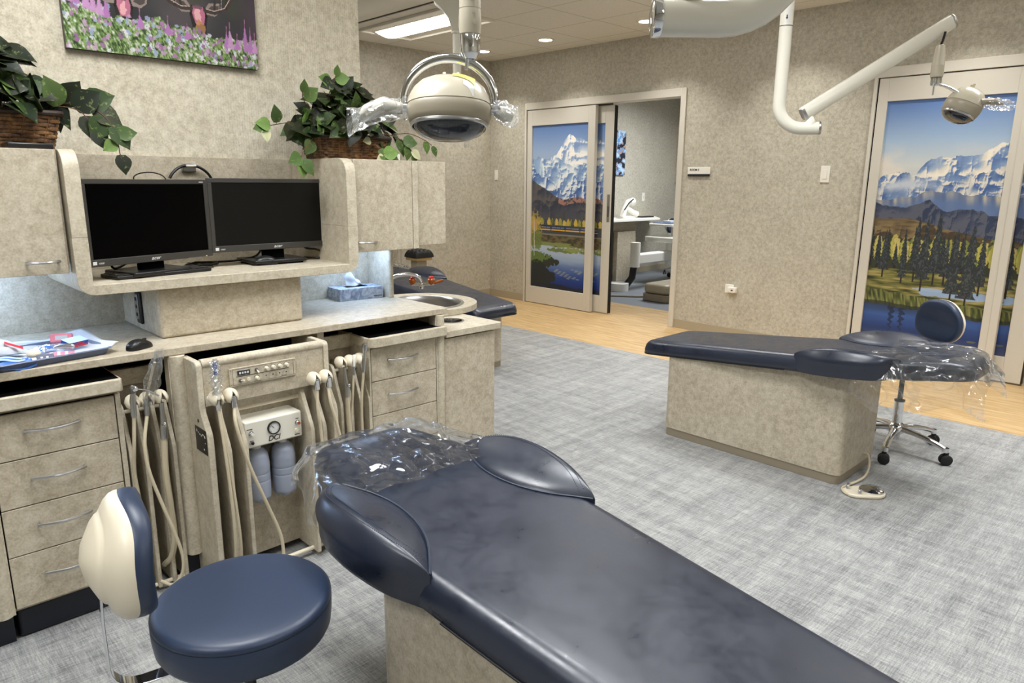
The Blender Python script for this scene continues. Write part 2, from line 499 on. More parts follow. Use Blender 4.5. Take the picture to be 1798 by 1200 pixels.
def paint_lake(w, h, nx, ny, left=True):
    """tall snowy peak, dark foothills, train, pond"""
    p = Paint(w, h, nx, ny); X, Y, U = p.X, p.Y, p.U
    p.put(np.ones_like(X), p.grad(Y, [(0.0, (40, 60, 110)), (0.72, (176, 186, 200)), (0.84, (150, 172, 206)), (1.0, (96, 128, 184))]))
    # far peak
    r1 = ridge(X, [(0, .74), (.3, .80), (.45, .83), (.6, .91), (.68, .945), (.74, .935), (.85, .91), (1, .885)], .035, 2, 14)
    sh = relief(U, Y, 5, 1.6)
    c = p.grad(sh, [(0, (126, 152, 196)), (.45, (178, 196, 222)), (.6, (236, 236, 238)), (1, (250, 246, 240))])
    p.put((Y < r1).astype(float), c)
    r2 = ridge(X, [(0, .80), (.12, .81), (.25, .79), (.45, .80), (.7, .765), (1, .77)], .03, 7, 18)
    sh = relief(U, Y, 9, 2.4)
    c = p.grad(sh, [(0, (110, 138, 186)), (.5, (150, 176, 210)), (.75, (206, 220, 232)), (1, (240, 240, 240))])
    p.put((Y < r2).astype(float), c)
    r3 = ridge(X, [(0, .755), (.15, .70), (.35, .675), (.5, .61), (.7, .655), (.85, .66), (1, .68)], .05, 11, 22)
    sh = relief(U, Y, 12, 3.2)
    c = p.grad(sh, [(0, (64, 92, 150)), (.45, (110, 140, 190)), (.65, (196, 210, 226)), (1, (236, 236, 236))])
    p.put((Y < r3).astype(float), c)
    r4 = ridge(X, [(0, .672), (.2, .63), (.45, .575), (.6, .555), (.78, .575), (.9, .575), (1, .55)], .012, 3, 26)
    sh = .4+.6*(relief(U, Y, 3, 2.0)-.3)
    c = p.grad(sh, [(0, (38, 44, 62)), (.5, (74, 76, 86)), (1, (112, 102, 92))])
    p.put((Y < r4).astype(float), c)
    p.put(((Y < r4) & (Y > r4-.035) & (X > .5) & (fbm(U*60, Y*60, 3, 4) > .5)).astype(float)*.7, (200, 140, 120))
    # tree line
    p.put((Y < .405+.02*fbm(U*60, Y*0, 3, 8)).astype(float), (52, 58, 50))
    for i in range(26):
        x = (i*0.0413+.011*((i*7) % 5)) % 1.0
        col = [(196, 168, 72), (150, 150, 70), (56, 66, 56), (210, 184, 96)][i % 4]
        if col[0] < 80: p.spruce(x, .385, .07+.02*(i % 3), .012, col, i)
        else: p.blob(x, .41, .03, .028, col, .9, .7, i, 70)
    # train
    p.put(((Y > .340) & (Y < .40)).astype(float), (70, 74, 76))
    for k in range(4):
        x0 = .12+.26*k if left else -.1+.26*k
        p.put(((X > x0) & (X < x0+.245) & (Y > .362) & (Y < .398-.012*(X-.1))).astype(float), (34, 44, 84))
        p.put(((X > x0) & (X < x0+.245) & (Y > .366) & (Y < .373)).astype(float), (214, 168, 60))
        p.put(((X > x0+.01) & (X < x0+.235) & (Y > .380) & (Y < .388) & ((X*60 % 1) > .3)).astype(float), (130, 140, 160))
    p.put((Y < .345).astype(float), (128, 122, 112))
    g = fbm(U*40, Y*80, 3, 21)
    p.put(((Y < .335)).astype(float), p.grad(g, [(0.3, (66, 62, 48)), (.6, (110, 100, 74))]))
    p.put(((Y < .285+.012*g) & (Y > .22)).astype(float)*(fbm(U*14, Y*50, 3, 30) > .45), (128, 140, 84))
    # water
    wy = .255+.02*fbm(U*9, Y*0+2, 3, 31)
    wc = p.grad(Y+.02*fbm(U*10, Y*60, 2, 2), [(0, (18, 34, 90)), (.08, (40, 66, 138)), (.14, (84, 108, 164)), (.2, (150, 170, 200)), (.26, (176, 190, 210))])
    p.put((Y < wy).astype(float), wc)
    p.blob(.62, .247, .34, .014, (112, 126, 76), 1, .9, 3, 60)
    p.blob(.80, .255, .2, .016, (140, 150, 90), 1, 1.0, 5, 60)
    for i in range(26):
        p.blob(.45+.5*((i*.37) % 1), .075+.06*((i*.61) % 1), .03, .003, (176, 178, 150), .6, .3, i, 20)
    # left bank
    p.blob(.12, .17, .36, .05, (54, 58, 48), 1, .7, 6, 50); p.blob(.08, .195, .26, .03, (104, 128, 70), .9, 1.1, 7, 70)
    p.blob(.05, .06, .40, .09, (44, 48, 50), 1, .5, 8, 26); p.blob(.5, .0, .55, .03, (34, 40, 56), 1, .6, 9, 26)
    # birch at left
    p.blob(.06, .36, .13, .10, (158, 142, 72), .85, 1.4, 10, 80); p.blob(.1, .30, .1, .06, (104, 122, 64), .8, 1.2, 12, 50)
    p.blob(.05, .40, .08, .05, (196, 160, 92), .8, 1.6, 13, 90)
    p.stroke([(.06, .2), (.05, .42)], .0025, (200, 196, 186))
    return p

def paint_valley(w, h, nx, ny, seed=0):
    """range behind clouds, spruce valley, dark pond"""
    p = Paint(w, h, nx, ny); X, Y, U = p.X, p.Y, p.U
    p.put(np.ones_like(X), p.grad(Y, [(0.0, (30, 50, 100)), (0.74, (206, 210, 210)), (0.84, (162, 186, 214)), (1.0, (96, 128, 188))]))
    cl = fbm(U*6, Y*13, 5, 41+seed)
    p.put(np.clip((cl-.46)*5, 0, 1)*np.clip((.85-Y)*9, 0, 1)*np.clip(1.5-X*1.2, 0, 1), (222, 216, 208))
    r1 = ridge(X, [(0, .69), (.15, .71), (.3, .70), (.42, .765), (.6, .775), (.75, .77), (.85, .80), (1, .82)], .03, 42+seed, 16)
    sh = relief(U, Y, 43, 2.2)
    c = p.grad(sh, [(0, (92, 120, 170)), (.45, (140, 164, 200)), (.65, (220, 216, 208)), (1, (244, 236, 222))])
    p.put((Y < r1).astype(float), c)
    r2 = ridge(X, [(0, .66), (.2, .70), (.3, .71), (.5, .66), (.75, .70), (1, .73)], .04, 47+seed, 20)
    sh = relief(U, Y, 44, 3.0)
    c = p.grad(sh, [(0, (70, 98, 152)), (.5, (116, 140, 182)), (.72, (200, 200, 200)), (1, (232, 226, 214))])
    p.put((Y < r2).astype(float), c)
    p.put(np.clip((fbm(U*7, Y*22, 5, 50+seed)-.44)*5, 0, 1)*np.exp(-((Y-.645-.02*np.sin(X*5))/.025)**2)*np.clip(1.25-X*1.1, 0, 1), (196, 204, 216))
    r3 = ridge(X, [(0, .60), (.3, .61), (.45, .64), (.7, .63), (1, .615)], .02, 51+seed, 18)
    sh = vnoise(U*70+Y*8, Y*10, 9)
    p.put((Y < r3).astype(float), p.grad(sh, [(0, (84, 104, 146)), (.6, (132, 140, 158)), (1, (196, 186, 168))]))
    p.put(np.clip((r3-.012-Y)*28, 0, .85), (96, 120, 166))
    r4 = ridge(X, [(0, .585), (.25, .565), (.45, .60), (.6, .555), (.8, .57), (1, .54)], .02, 53+seed, 16)
    sh = relief(U, Y, 54, 2.5)
    p.put((Y < r4).astype(float), p.grad(sh, [(.3, (56, 66, 92)), (.7, (92, 96, 112))]))
    r5 = ridge(X, [(0, .52), (.3, .525), (.6, .49), (1, .45)], .01, 55+seed, 10)
    sh = .5*relief(U, Y, 56, 2.2)+.5*fbm(U*20, Y*120, 3, 56)
    p.put((Y < r5).astype(float), p.grad(sh, [(.3, (76, 66, 54)), (.7, (136, 118, 88))]))
    # forest belt
    p.put((Y < .425+.03*fbm(U*30, Y*0, 3, 57)).astype(float), (62, 66, 50))
    for i in range(46):
        x = (i*.0217*1.03+.006*((i*5) % 7)) % 1.02
        col = [(196, 186, 96), (166, 164, 84), (206, 190, 120), (130, 140, 74)][i % 4]
        p.blob(x, .375+.03*((i*.37) % 1), .032, .045, col, .85, .9, i+seed, 60)
    for i in range(34):
        x = (i*.0311+.012*((i*3) % 5)) % 1.0
        p.spruce(x, .30+.012*(i % 3), .10+.075*((i*5) % 7)/6, .011+.002*(i % 3), (46, 52, 56), i+seed)
    fl = fbm(U*12, Y*90, 3, 60)
    p.put((Y < .305+.01*fl).astype(float), p.grad(fl, [(.3, (60, 62, 42)), (.5, (116, 116, 66)), (.7, (170, 156, 104))]))
    p.blob(.80, .222, .34, .016, (150, 176, 214), .95, .8, 61, 30); p.blob(.55, .235, .14, .007, (160, 182, 214), .9, .9, 62, 40)
    for (x, y0, hh, w_) in ((.40, .275, .26, .026), (.47, .24, .30, .032), (.565, .27, .29, .030), (.72, .19, .30, .034), (.84, .17, .35, .040), (.93, .24, .22, .024), (.30, .26, .16, .02), (.13, .28, .2, .022), (.65, .27, .2, .02)):
        p.spruce(x, y0, hh, w_, (52, 58, 62), int(x*100)+seed)
    # grass bank
    gy = .215-.045*X+.012*fbm(U*30, Y*0, 3, 62)
    gr = vnoise(U*190+Y*40, Y*36, 63)
    p.put(((Y < gy)).astype(float), p.grad(gr, [(0, (48, 52, 36)), (.55, (100, 108, 60)), (1, (146, 142, 92))]))
    by = .150-.03*X+.012*fbm(U*26, Y*0, 3, 64)
    p.put((Y < by+.015).astype(float)*.7, (44, 46, 44))
    wc = p.grad(Y+.02*(fbm(U*8, Y*70, 3, 65)-.5), [(0, (70, 80, 110)), (.05, (40, 60, 112)), (.11, (62, 92, 156)), (.16, (50, 62, 84))])
    p.put((Y < by).astype(float), wc)
    for i, x in enumerate((.25, .34, .62, .8)):
        d = np.abs(X-x-.01*np.sin(Y*260+i)); t = (by-Y)/.12
        p.put(((t > 0) & (t < 1) & (d < .03*(1-t)*(.5+vnoise(Y*260, X*9, i)))).astype(float)*.7, (34, 42, 62))
    for i in range(18):
        p.blob(.5+.5*((i*.43) % 1), .01+.05*((i*.29) % 1), .035, .0035, (104, 108, 96), .6, .4, i, 20)
    return p

def paint_meadow(w, h, nx, ny):
    """two antlered animals' heads above pink and green flowers on a dark ground"""
    p = Paint(w, h, nx, ny); X, Y, U = p.X, p.Y, p.U
    n = fbm(U*3, Y*3, 3, 71)
    p.put(np.ones_like(X), p.grad(n, [(.3, (40, 40, 42)), (.55, (56, 54, 56)), (.75, (74, 68, 70))]))
    p.put(np.clip((fbm(U*4, Y*4, 2, 72)-.5)*3, 0, .5), (60, 66, 44))
    p.put(np.clip((X-.85)*4, 0, .6), (78, 56, 74))
    # heights: picture bottom 0, the visible band is 0..0.42
    def head(cx, cy, s):
        q = s*.9
        for sg in (-1, 1):
            p.poly([(cx+sg*.035*q, cy-.01), (cx+sg*.065*q, cy+.035), (cx+sg*.135*q, cy+.045), (cx+sg*.130*q, cy-.01), (cx+sg*.095*q, cy-.04), (cx+sg*.05*q, cy-.035)], (136, 122, 116))
            p.poly([(cx+sg*.055*q, cy-.008), (cx+sg*.08*q, cy+.022), (cx+sg*.125*q, cy+.030), (cx+sg*.118*q, cy-.01), (cx+sg*.09*q, cy-.025)], (74, 64, 62))
        p.poly([(cx-.040*q, cy+.01), (cx+.040*q, cy+.01), (cx+.052*q, cy-.05), (cx+.040*q, cy-.12), (cx+.036*q, cy-.20), (cx-.036*q, cy-.20), (cx-.040*q, cy-.12), (cx-.052*q, cy-.05)], (34, 28, 28))
        p.poly([(cx-.030*q, cy+.008), (cx+.028*q, cy+.008), (cx+.040*q, cy-.04), (cx+.028*q, cy-.10), (cx-.020*q, cy-.10), (cx-.036*q, cy-.04)], (176, 104, 128))
        p.blob(cx-.004, cy-.055, .018*q, .045, (220, 168, 168), .85, .9, 5, 60)
        p.blob(cx, cy+.002, .026*q, .014, (96, 72, 84), .8, .7, 6, 60)
        for sg in (-1, 1): p.blob(cx+sg*.044*q, cy-.045, .007, .010, (14, 12, 14), 1, .2, 8, 30)
        p.blob(cx+.004, cy-.165, .026*q, .032, (18, 16, 18), .9, .5, 9, 50)
    head(.285, .315, 1.0)
    head(.67, .335, 1.05)
    p.blob(.675, .215, .024, .045, (176, 126, 78), .8, .8, 9, 50)
    for sg in (-1, 1):
        p.stroke([(.67+sg*.040, .325, 1.3), (.67+sg*.09, .318, 1.1), (.67+sg*.15, .345, 1.3), (.67+sg*.20, .43, 1.6), (.67+sg*.21, .55, 1.4)], .011, (60, 50, 46))
        for (a_, b_, c_, d_) in ((.09, .32, .10, .42), (.125, .33, .135, .44), (.16, .355, .165, .46)):
            p.stroke([(.67+sg*a_, b_, 1), (.67+sg*c_, d_, .7)], .008, (48, 40, 38))
        p.stroke([(.67+sg*.045, .334), (.67+sg*.09, .328), (.67+sg*.15, .356), (.67+sg*.197, .44), (.67+sg*.205, .55)], .0022, (204, 184, 168), .9)
        p.stroke([(.67+sg*.129, .34), (.67+sg*.139, .44)], .0018, (180, 160, 150), .9)
    # meadow
    top = .215-.045*X+.05*np.exp(-((X-.0)/.18)**2)+.07*(fbm(U*30, Y*0, 4, 73)-.5)+.03*np.exp(-((X-.45)/.1)**2)
    g = fbm(U*70, Y*60, 3, 74); g2 = vnoise(U*160+Y*60, Y*60, 75)
    p.put((Y < top).astype(float), p.grad(g*.6+g2*.4, [(.25, (40, 50, 34)), (.42, (78, 104, 52)), (.55, (120, 146, 84)), (.66, (166, 172, 150)), (.8, (214, 208, 206))]))
    rnd = random.Random(5)
    for i in range(230):
        x = rnd.random(); tp = .24-.09*x+.07*math.exp(-(x/.18)**2); y = rnd.random()*(tp+.02)
        c = rnd.choice([(160, 112, 158), (182, 146, 180), (140, 98, 142), (206, 206, 214), (150, 160, 190), (120, 150, 70)])
        p.blob(x, y, .006+.007*rnd.random(), .008+.014*rnd.random(), c, .85, 1.4, i, 130)
    for i in range(16):
        x = [.04, .065, .11, .14, .20, .36, .17, .60, .82, .84, .93, .96, .985, .50, .88, .11][i]
        tp = .25-.09*x+.07*math.exp(-(x/.18)**2); hh = [.15, .1, .13, .1, .08, .06, .1, .03, .07, .1, .14, .1, .07, .05, .04, .1][i]
        p.stroke([(x-.004, tp-.06), (x+.002, tp+hh)], .0022, (150, 96, 130))
        for k in range(9):
            t = k/9; p.blob(x, tp-.05+(hh)*t, .016*(1-t)+.003, .012, (166, 112, 168) if i % 3 else (186, 140, 182), .85, .8, i*9+k, 120)
    return p

def paint_fish(w, h, nx, ny):
    p = Paint(w, h, nx, ny); X, Y, U = p.X, p.Y, p.U
    p.put(np.ones_like(X), (92, 150, 210))
    n = fbm(U*9, Y*9, 3, 81)
    p.put((n > .52).astype(float), (38, 44, 56)); p.put(((n > .44) & (n < .49)).astype(float), (206, 150, 70))
    p.put((n < .36).astype(float), (180, 206, 226)); return p
# ------------------------------------------------------------------ setting
def struct(name, mb, m, parent=None, **k):
    o = mb.build(name, m, parent, **k)
    if parent is None: o['kind'] = 'structure'
    return o
XW = 5.882           # face of the wall that holds the sliding doors
YB = 2.957           # face of the wall behind the cabinets
ZC = 2.74
struct('floor', MB().box(-2.6, 4.71, -3.0, 6.46, -0.05, 0.0), M['carpet'])
struct('floor', MB().box(4.71, 6.6, -3.0, 6.46, -0.05, 0.0), M['wood'])
struct('floor', MB().box(6.6, 10.7, -3.0, 6.7, -0.05, 0.0), M['floor_room'])
struct('ceiling', MB().box(-2.6, 10.7, -3.0, 6.8, ZC, ZC+0.08), M['ceiling'])
D1 = (3.784, 5.864); D2 = (0.065, 2.150); ZD = 2.16
w = MB()
w.box(XW, XW+.12, D1[1]-.02, 6.46, 0, ZC); w.box(XW, XW+.12, D2[1]-.02, D1[0]+.02, 0, ZC); w.box(XW, XW+.12, -3, D2[0]+.02, 0, ZC)
w.box(XW, XW+.12, D1[0]+.02, D1[1]-.02, ZD+.03, ZC); w.box(XW, XW+.12, D2[0]+.02, D2[1]-.02, ZD+.03, ZC)
struct('wall_right', w, M['wall_far'])
struct('wall_back', MB().box(-2.6, 5.882, 6.46, 6.58, 0, ZC), M['wall_far'])
struct('wall_left', MB().box(-2.6, 1.885, YB, YB+.12, 0, ZC), M['wall_near'])
struct('wall_near', MB().box(-2.6, -2.5, -3.0, 6.46, 0, ZC), M['wall_far'])
struct('wall_front', MB().box(-2.5, 5.882, -3.1, -3.0, 0, ZC), M['wall_far'])
struct('wall_exam_left', MB().box(6.0, 10.7, 6.64, 6.76, 0, ZC), M['wall_far'])
struct('wall_exam_back', MB().box(10.6, 10.7, -3, 6.64, 0, ZC), M['wall_far'])
struct('wall_exam_right', MB().box(6.002, 10.6, 2.85, 2.97, 0, ZC), M['wall_far'])
bt = MB()
bt.box(XW-.008, XW, D1[1], 6.458, 0, .085); struct('baseboard_right', bt, M['base_trim'])
struct('baseboard_right', MB().box(XW-.008, XW, D2[1]+.002, D1[0]-.002, 0, .085), M['base_trim'])
struct('baseboard_back', MB().box(1.9, XW-.01, 6.452, 6.46, 0, .085), M['base_trim'])
struct('baseboard_exam', MB().box(6.01, 10.59, 6.632, 6.64, 0, .085), M['base_trim'])

def slab_with_hole(mb, x0, x1, y0, y1, z0, z1, hy0, hy1, hz0, hz1):
    mb.box(x0, x1, y0, hy0, z0, z1); mb.box(x0, x1, hy1, y1, z0, z1)
    mb.box(x0, x1, hy0, hy1, z0, hz0); mb.box(x0, x1, hy0, hy1, hz1, z1)

def sliding_door(name, y0, y1, p1, p2, slide_to):
    d = thing(name, None, None, (XW, (y0+y1)/2, 0)); d['kind'] = 'structure'
    f = W(d)
    f.box(XW-.022, XW+.125, y0, y0+.056, 0, ZD+.072); f.box(XW-.022, XW+.125, y1-.026, y1, 0, ZD+.072)
    f.box(XW-.022, XW+.125, y0+.056, y1-.026, ZD, ZD+.072)
    f.build('door_frame', M['alu'], d, bev=.003)
    W(d).box(XW-.002, XW+.01, y1-.034, y1-.026, 0, ZD).build('seal', M['matt_black'], d)
    # fixed leaf
    a, b = y1-.034-.985, y1-.036
    g = W(d); slab_with_hole(g, XW-.012, XW+.028, a, b, .006, ZD-.006, a+.098, b-.07, .196, 1.988)
    lf = g.build('door_panel', M['alu'], d, bev=.002)
    W(d).box(XW-.018, XW-.012, a+.001, a+.05, .006, ZD-.008).build('stile_cover', M['alu'], lf, bev=.002)
    W(d).box(XW+.006, XW+.018, a+.09, b-.06, .19, 1.995).build('backing', M['matt_black'], lf)
    q = W(d); o = q.off
    p1.make('printed_glass', V((XW+.0045, b-.07, .196))-o, (0, -(b-.07-a-.098), 0), (0, 0, 1.792), lf, M['art'])
    # sliding leaf, parked half open behind the fixed one
    a2 = slide_to; b2 = a2+1.02
    g = W(d); slab_with_hole(g, XW+.048, XW+.088, a2, b2, .012, ZD-.012, a2+.115, b2-.07, .19, 1.975)
    sl = g.build('sliding_panel', M['alu'], d, bev=.002)
    W(d).box(XW+.062, XW+.074, a2+.1, b2-.06, .18, 1.98).build('backing', M['matt_black'], sl)
    p2.make('printed_glass', V((XW+.0605, b2-.07, .19))-o, (0, -(1.02-.185), 0), (0, 0, 1.785), sl, M['art'])
    W(d).box(XW+.046, XW+.09, a2-.008, a2-.0005, .012, ZD-.02).build('edge_seal', M['black'], sl)
    h = W(d); h.box(XW+.044, XW+.0478, a2+.02, a2+.055, .98, 1.26); h.build('recessed_handle', M['steel'], sl, bev=.002)
    W(d).box(XW+.040, XW+.0478, a2+.028, a2+.047, 1.03, 1.14).build('latch', M['dark_steel'], sl, bev=.002)
    W(d).box(XW+.03, XW+.046, a2+.02, b2-.1, ZD-.012, ZD-.001).build('track', M['black'], d)
    return d
PL = paint_lake(.82, 1.79, 230, 500)
PL2 = paint_lake(.82, 1.79, 200, 360, False)
sliding_door('door_1', D1[0], D1[1], PL, PL2, 4.65)
PV = paint_valley(.82, 1.79, 400, 820)
PV2 = paint_valley(.82, 1.79, 300, 500, 30)
sliding_door('door_2', D2[0], D2[1], PV, PV2, .955)

# lettering helper (text turned into a mesh)
def lettering(txt, size, name, m, parent, M4, depth=.0006, bold=0.0, shear=0.0, sx=1.0):
    cu = bpy.data.curves.new('t', 'FONT'); cu.body = txt; cu.size = size; cu.extrude = depth
    cu.align_x = 'CENTER'; cu.align_y = 'CENTER'; cu.offset = bold; cu.shear = shear
    to = bpy.data.objects.new('t', cu); COL.objects.link(to)
    dg = bpy.context.evaluated_depsgraph_get()
    me = bpy.data.meshes.new_from_object(to.evaluated_get(dg))
    bpy.data.objects.remove(to)
    me.transform(M4 @ Matrix.Diagonal((sx, 1, 1, 1)))
    me.materials.clear(); me.materials.append(m); me.name = name
    o = bpy.data.objects.new(name, me); COL.objects.link(o); o.parent = parent
    return o
def face(origin, right, up):
    r = V(right).normalized(); u = V(up).normalized(); n = r.cross(u)
    m = Matrix((r, u, n)).transposed().to_4x4(); m.translation = V(origin); return m

# wall plates, sign, outlet
t = thing('room_sign', 'small cream ROOM 3 sign with a navy lower band beside the sliding door opening', 'sign', (XW, 3.61, 1.45))
W(t).box(XW-.010, XW, 3.494, 3.726, 1.462, 1.524).build('plate', M['white'], t, bev=.002)
W(t).box(XW-.013, XW, 3.498, 3.724, 1.443, 1.4615).build('navy_band', M['print_dark'], t, bev=.001)
lettering('ROOM 3', .026, 'lettering', M['print_dark'], t, face(V((XW-.0105, 3.655, 1.500))-t.location, (0, -1, 0), (0, 0, 1)), bold=.0006)
def plate(name, label, y, z, w, h, cat='switch'):
    t = thing(name, label, cat, (XW, y, z))
    W(t).box(XW-.007, XW, y-w/2, y+w/2, z-h/2, z+h/2).build('cover_plate', M['white'], t, bev=.002)
    W(t).box(XW-.0105, XW-.007, y-w*.2, y+w*.2, z-h*.28, z+h*.28).build('rocker', M['white'], t, bev=.001)
    return t
plate('light_switch', 'narrow white wall plate between the corner and the left sliding door', 6.35, 1.455, .055, .115)
plate('light_switch', 'white wall switch left of the right-hand sliding door', 2.455, 1.46, .075, .13)
t = thing('wall_outlet', 'low white wall outlet with a small plugged-in box under the room sign', 'outlet', (XW, 3.21, .44))
W(t).box(XW-.007, XW, 3.175, 3.26, .405, .485).build('cover_plate', M['white'], t, bev=.002)
W(t).box(XW-.045, XW-.007, 3.135, 3.215, .415, .465).build('plug_box', M['white'], t, bev=.006)
W(t).box(XW-.047, XW-.045, 3.16, 3.18, .433, .443).build('slot', M['print_dark'], t)

# picture of antlered animals among flowers
t = thing('canvas_picture', 'frameless picture of two moose heads above pink flowers, hanging on the wall over the screens', 'picture', (1.04, 2.945, 1.82))
W(t).box(.70, 1.386, 2.931, YB-.001, 1.818, 2.418).build('canvas_block', M['black'], t)
pm = paint_meadow(.686, .6, 420, 380)
pm.make('printed_canvas', V((.70, 2.9302, 1.818))-t.location, (.686, 0, 0), (0, 0, .6), t, M['art_flat'])

# ceiling fixtures
M['lamp'] = mat('lamp_diffuser', (255, 250, 240), 0.5, emit=9.0, emitc=(250, 248, 244))
M['down'] = mat('downlight_lens', (255, 250, 240), 0.5, emit=14.0, emitc=(255, 246, 232))
M['cool'] = mat('undercabinet_tube', (230, 240, 255), 0.5, emit=58.0, emitc=(176, 208, 255))
M['fixture'] = mat('fixture_white', (232, 226, 212), 0.5)
def troffer(x0, x1, y0, y1, label, power=42, spread=150):
    t = thing('ceiling_light', label, 'ceiling light', ((x0+x1)/2, (y0+y1)/2, ZC), group=None)
    f = W(t); z = ZC-.022
    for b in ((x0, x1, y0, y0+.025), (x0, x1, y1-.025, y1), (x0, x0+.025, y0+.025, y1-.025), (x1-.025, x1, y0+.025, y1-.025)):
        f.box(*b, z, ZC)
    f.build('frame', M['fixture'], t)
    xc = (x0+x1)/2
    ln_ = W(t); ln_.cur = 0
    ln_.prism([(x0+.03, z+.015)] + [(xc-.17+.34*k/8, z+.018-.032*math.sin(PI*k/8)) for k in range(9)] + [(x1-.03, z+.015), (x1-.03, z+.02), (x0+.03, z+.02)], 'y', y0+.03, y1-.03)
    ln_.build('reflector', M['fixture'], t, smooth=True)
    d = W(t)
    d.prism([(xc-.15+.30*k/8, z+.012-.034*math.sin(PI*k/8)) for k in range(9)], 'y', y0+.06, y1-.06)
    d.build('diffuser', M['lamp'], t, smooth=True)
    if power:
        la = bpy.data.lights.new('troffer_light', 'AREA'); la.shape = 'RECTANGLE'; la.size = x1-x0-.10; la.size_y = y1-y0-.10
        la.energy = power; la.color = (.93, .965, 1.0); la.spread = math.radians(spread)
        lo = bpy.data.objects.new('troffer_light', la); COL.objects.link(lo); lo.parent = t; lo.location = (0, 0, -.034)
    return t
troffer(3.83, 4.44, 4.81, 6.03, 'lit rectangular ceiling light beyond the ceiling rail', power=0)
for (x, y, lb, p) in ((.55, 1.75, 'rectangular ceiling light above the near stool', 35), (2.05, 1.35, 'rectangular ceiling light between the two chairs', 26),
                   (.6, -1.6, 'rectangular ceiling light behind the camera at the left', 24), (2.4, -1.4, 'rectangular ceiling light behind the camera at the right', 20),
                   (4.135, 2.98, 'rectangular ceiling light over the gap before the wooden strip', 17), (4.135, .54, 'rectangular ceiling light above the right-hand chair', 18), (4.135, -1.6, 'rectangular ceiling light farthest right', 20),
                   (1.2, 5.0, 'rectangular ceiling light above the second bay', 18), (2.3, 4.2, 'rectangular ceiling light above the sink counter', 12),
                   (-1.2, .8, 'rectangular ceiling light far left', 26), (8.4, 5.0, 'rectangular ceiling light inside the side room', 80), (8.4, 1.0, 'rectangular ceiling light inside the right side room', 20)):
    troffer(x-.305, x+.305, y-.61, y+.61, lb, p, 100 if x == 4.135 else (165 if x > 8 else (160 if x < .56 and y > 1.6 else 126)))
dl = None
for i, (x, y, lb) in enumerate(((5.36, 5.09, 'round recessed downlight farthest from the camera'), (5.36, 3.9, 'round recessed downlight nearer the second lamp pole'),
                                (5.36, 2.7, 'round recessed downlight above the wall switch'), (5.36, 1.5, 'round recessed downlight above the right sliding door'),
                                (5.36, .3, 'round recessed downlight at the right end of the row'), (5.36, 6.0, 'round recessed downlight nearest the back corner'))):
    t = thing('downlight', lb, 'downlight', (x, y, ZC), group='downlights over the wooden strip')
    W(t).lathe([(.085, 0), (.085, -.006), (.066, -.010), (.064, -.002)], (x, y, ZC-.0005), cap=False).build('trim_ring', M['fixture'], t, smooth=True)
    W(t).lathe([(.0, -.003), (.062, -.003), (.062, -.008), (0, -.009)], (x, y, ZC)).build('lens', M['down'], t, smooth=True)
    la = bpy.data.lights.new('downlight_lamp', 'AREA'); la.shape = 'DISK'; la.size = .11; la.energy = 5.5; la.color = (1, .96, .88); la.spread = math.radians(105)
    lo = bpy.data.objects.new('downlight_lamp', la); COL.objects.link(lo); lo.parent = t; lo.location = (0, 0, -.012)
# ceiling rail that carries the lamp pole of the back bay
t = thing('ceiling_rail', 'long white equipment rail under the ceiling crossing above the back bay', 'rail', (2.95, 4.2, 2.5))
g = W(t); g.prism([(2.62, 2.55), (2.70, 2.505), (3.02, 2.50), (3.055, 2.52), (3.055, 2.56), (2.98, 2.60), (2.66, 2.62)], 'y', 3.3, 6.3); g.build('beam', M['white_gloss'], t, bev=.006)
W(t).prism([(3.02, 2.56), (3.30, 2.60), (3.32, 2.64), (3.02, 2.64)], 'y', 3.3, 6.3).build('side_tray', M['grey_cream'], t, bev=.004)
W(t).box(3.32, 3.335, 3.3, 6.3, 2.60, 2.66).build('edge_channel', M['dark_steel'], t)
W(t).box(2.70, 2.98, 3.3, 6.3, 2.62, ZC-.001).build('hanger_plate', M['white_gloss'], t)
t = thing('ceiling_monitor', 'small dark ceiling screen seen edge-on beside the rail end', 'screen', (3.28, 5.75, 2.55))
g = W(t); g.M = Matrix.Translation((3.28, 5.75, 2.50)) @ Euler((0, math.radians(-32), 0)).to_matrix().to_4x4()
g.box(-.2, .2, -.26, .26, -.015, .015); g.build('screen_case', M['black'], t, bev=.004)
g = W(t); g.M = Matrix.Translation((3.28, 5.75, 2.50)) @ Euler((0, math.radians(-32), 0)).to_matrix().to_4x4()
g.box(-.18, .18, -.24, .24, -.018, -.0152); g.build('screen', mat('screen_blue_sheen', (70, 84, 110), .15), t)
W(t).cyl((3.24, 5.75, 2.62), (3.24, 5.75, 2.51), .02).build('bracket', M['white_gloss'], t, smooth=True)
# ------------------------------------------------------------------ cabinets
YF = 2.385
def bow_handle(parent, x0, x1, y, z, name='handle', drop=.0, r=.0042):
    """arched bar pull on a face looking towards -y"""
    n = 12; xm = (x0+x1)/2
    pts = [V((x0+.004, y, z))]
    for k in range(n+1):
        s = k/n; x = x0+(x1-x0)*s
        pts.append(V((x, y-.008-.020*math.sin(PI*s), z-drop*math.sin(PI*s))))
    pts.append(V((x1-.004, y, z)))
    root = parent
    while root.parent is not None: root = root.parent
    W(root).tube(pts, r, 8).build(name, M['steel'], parent, smooth=True)

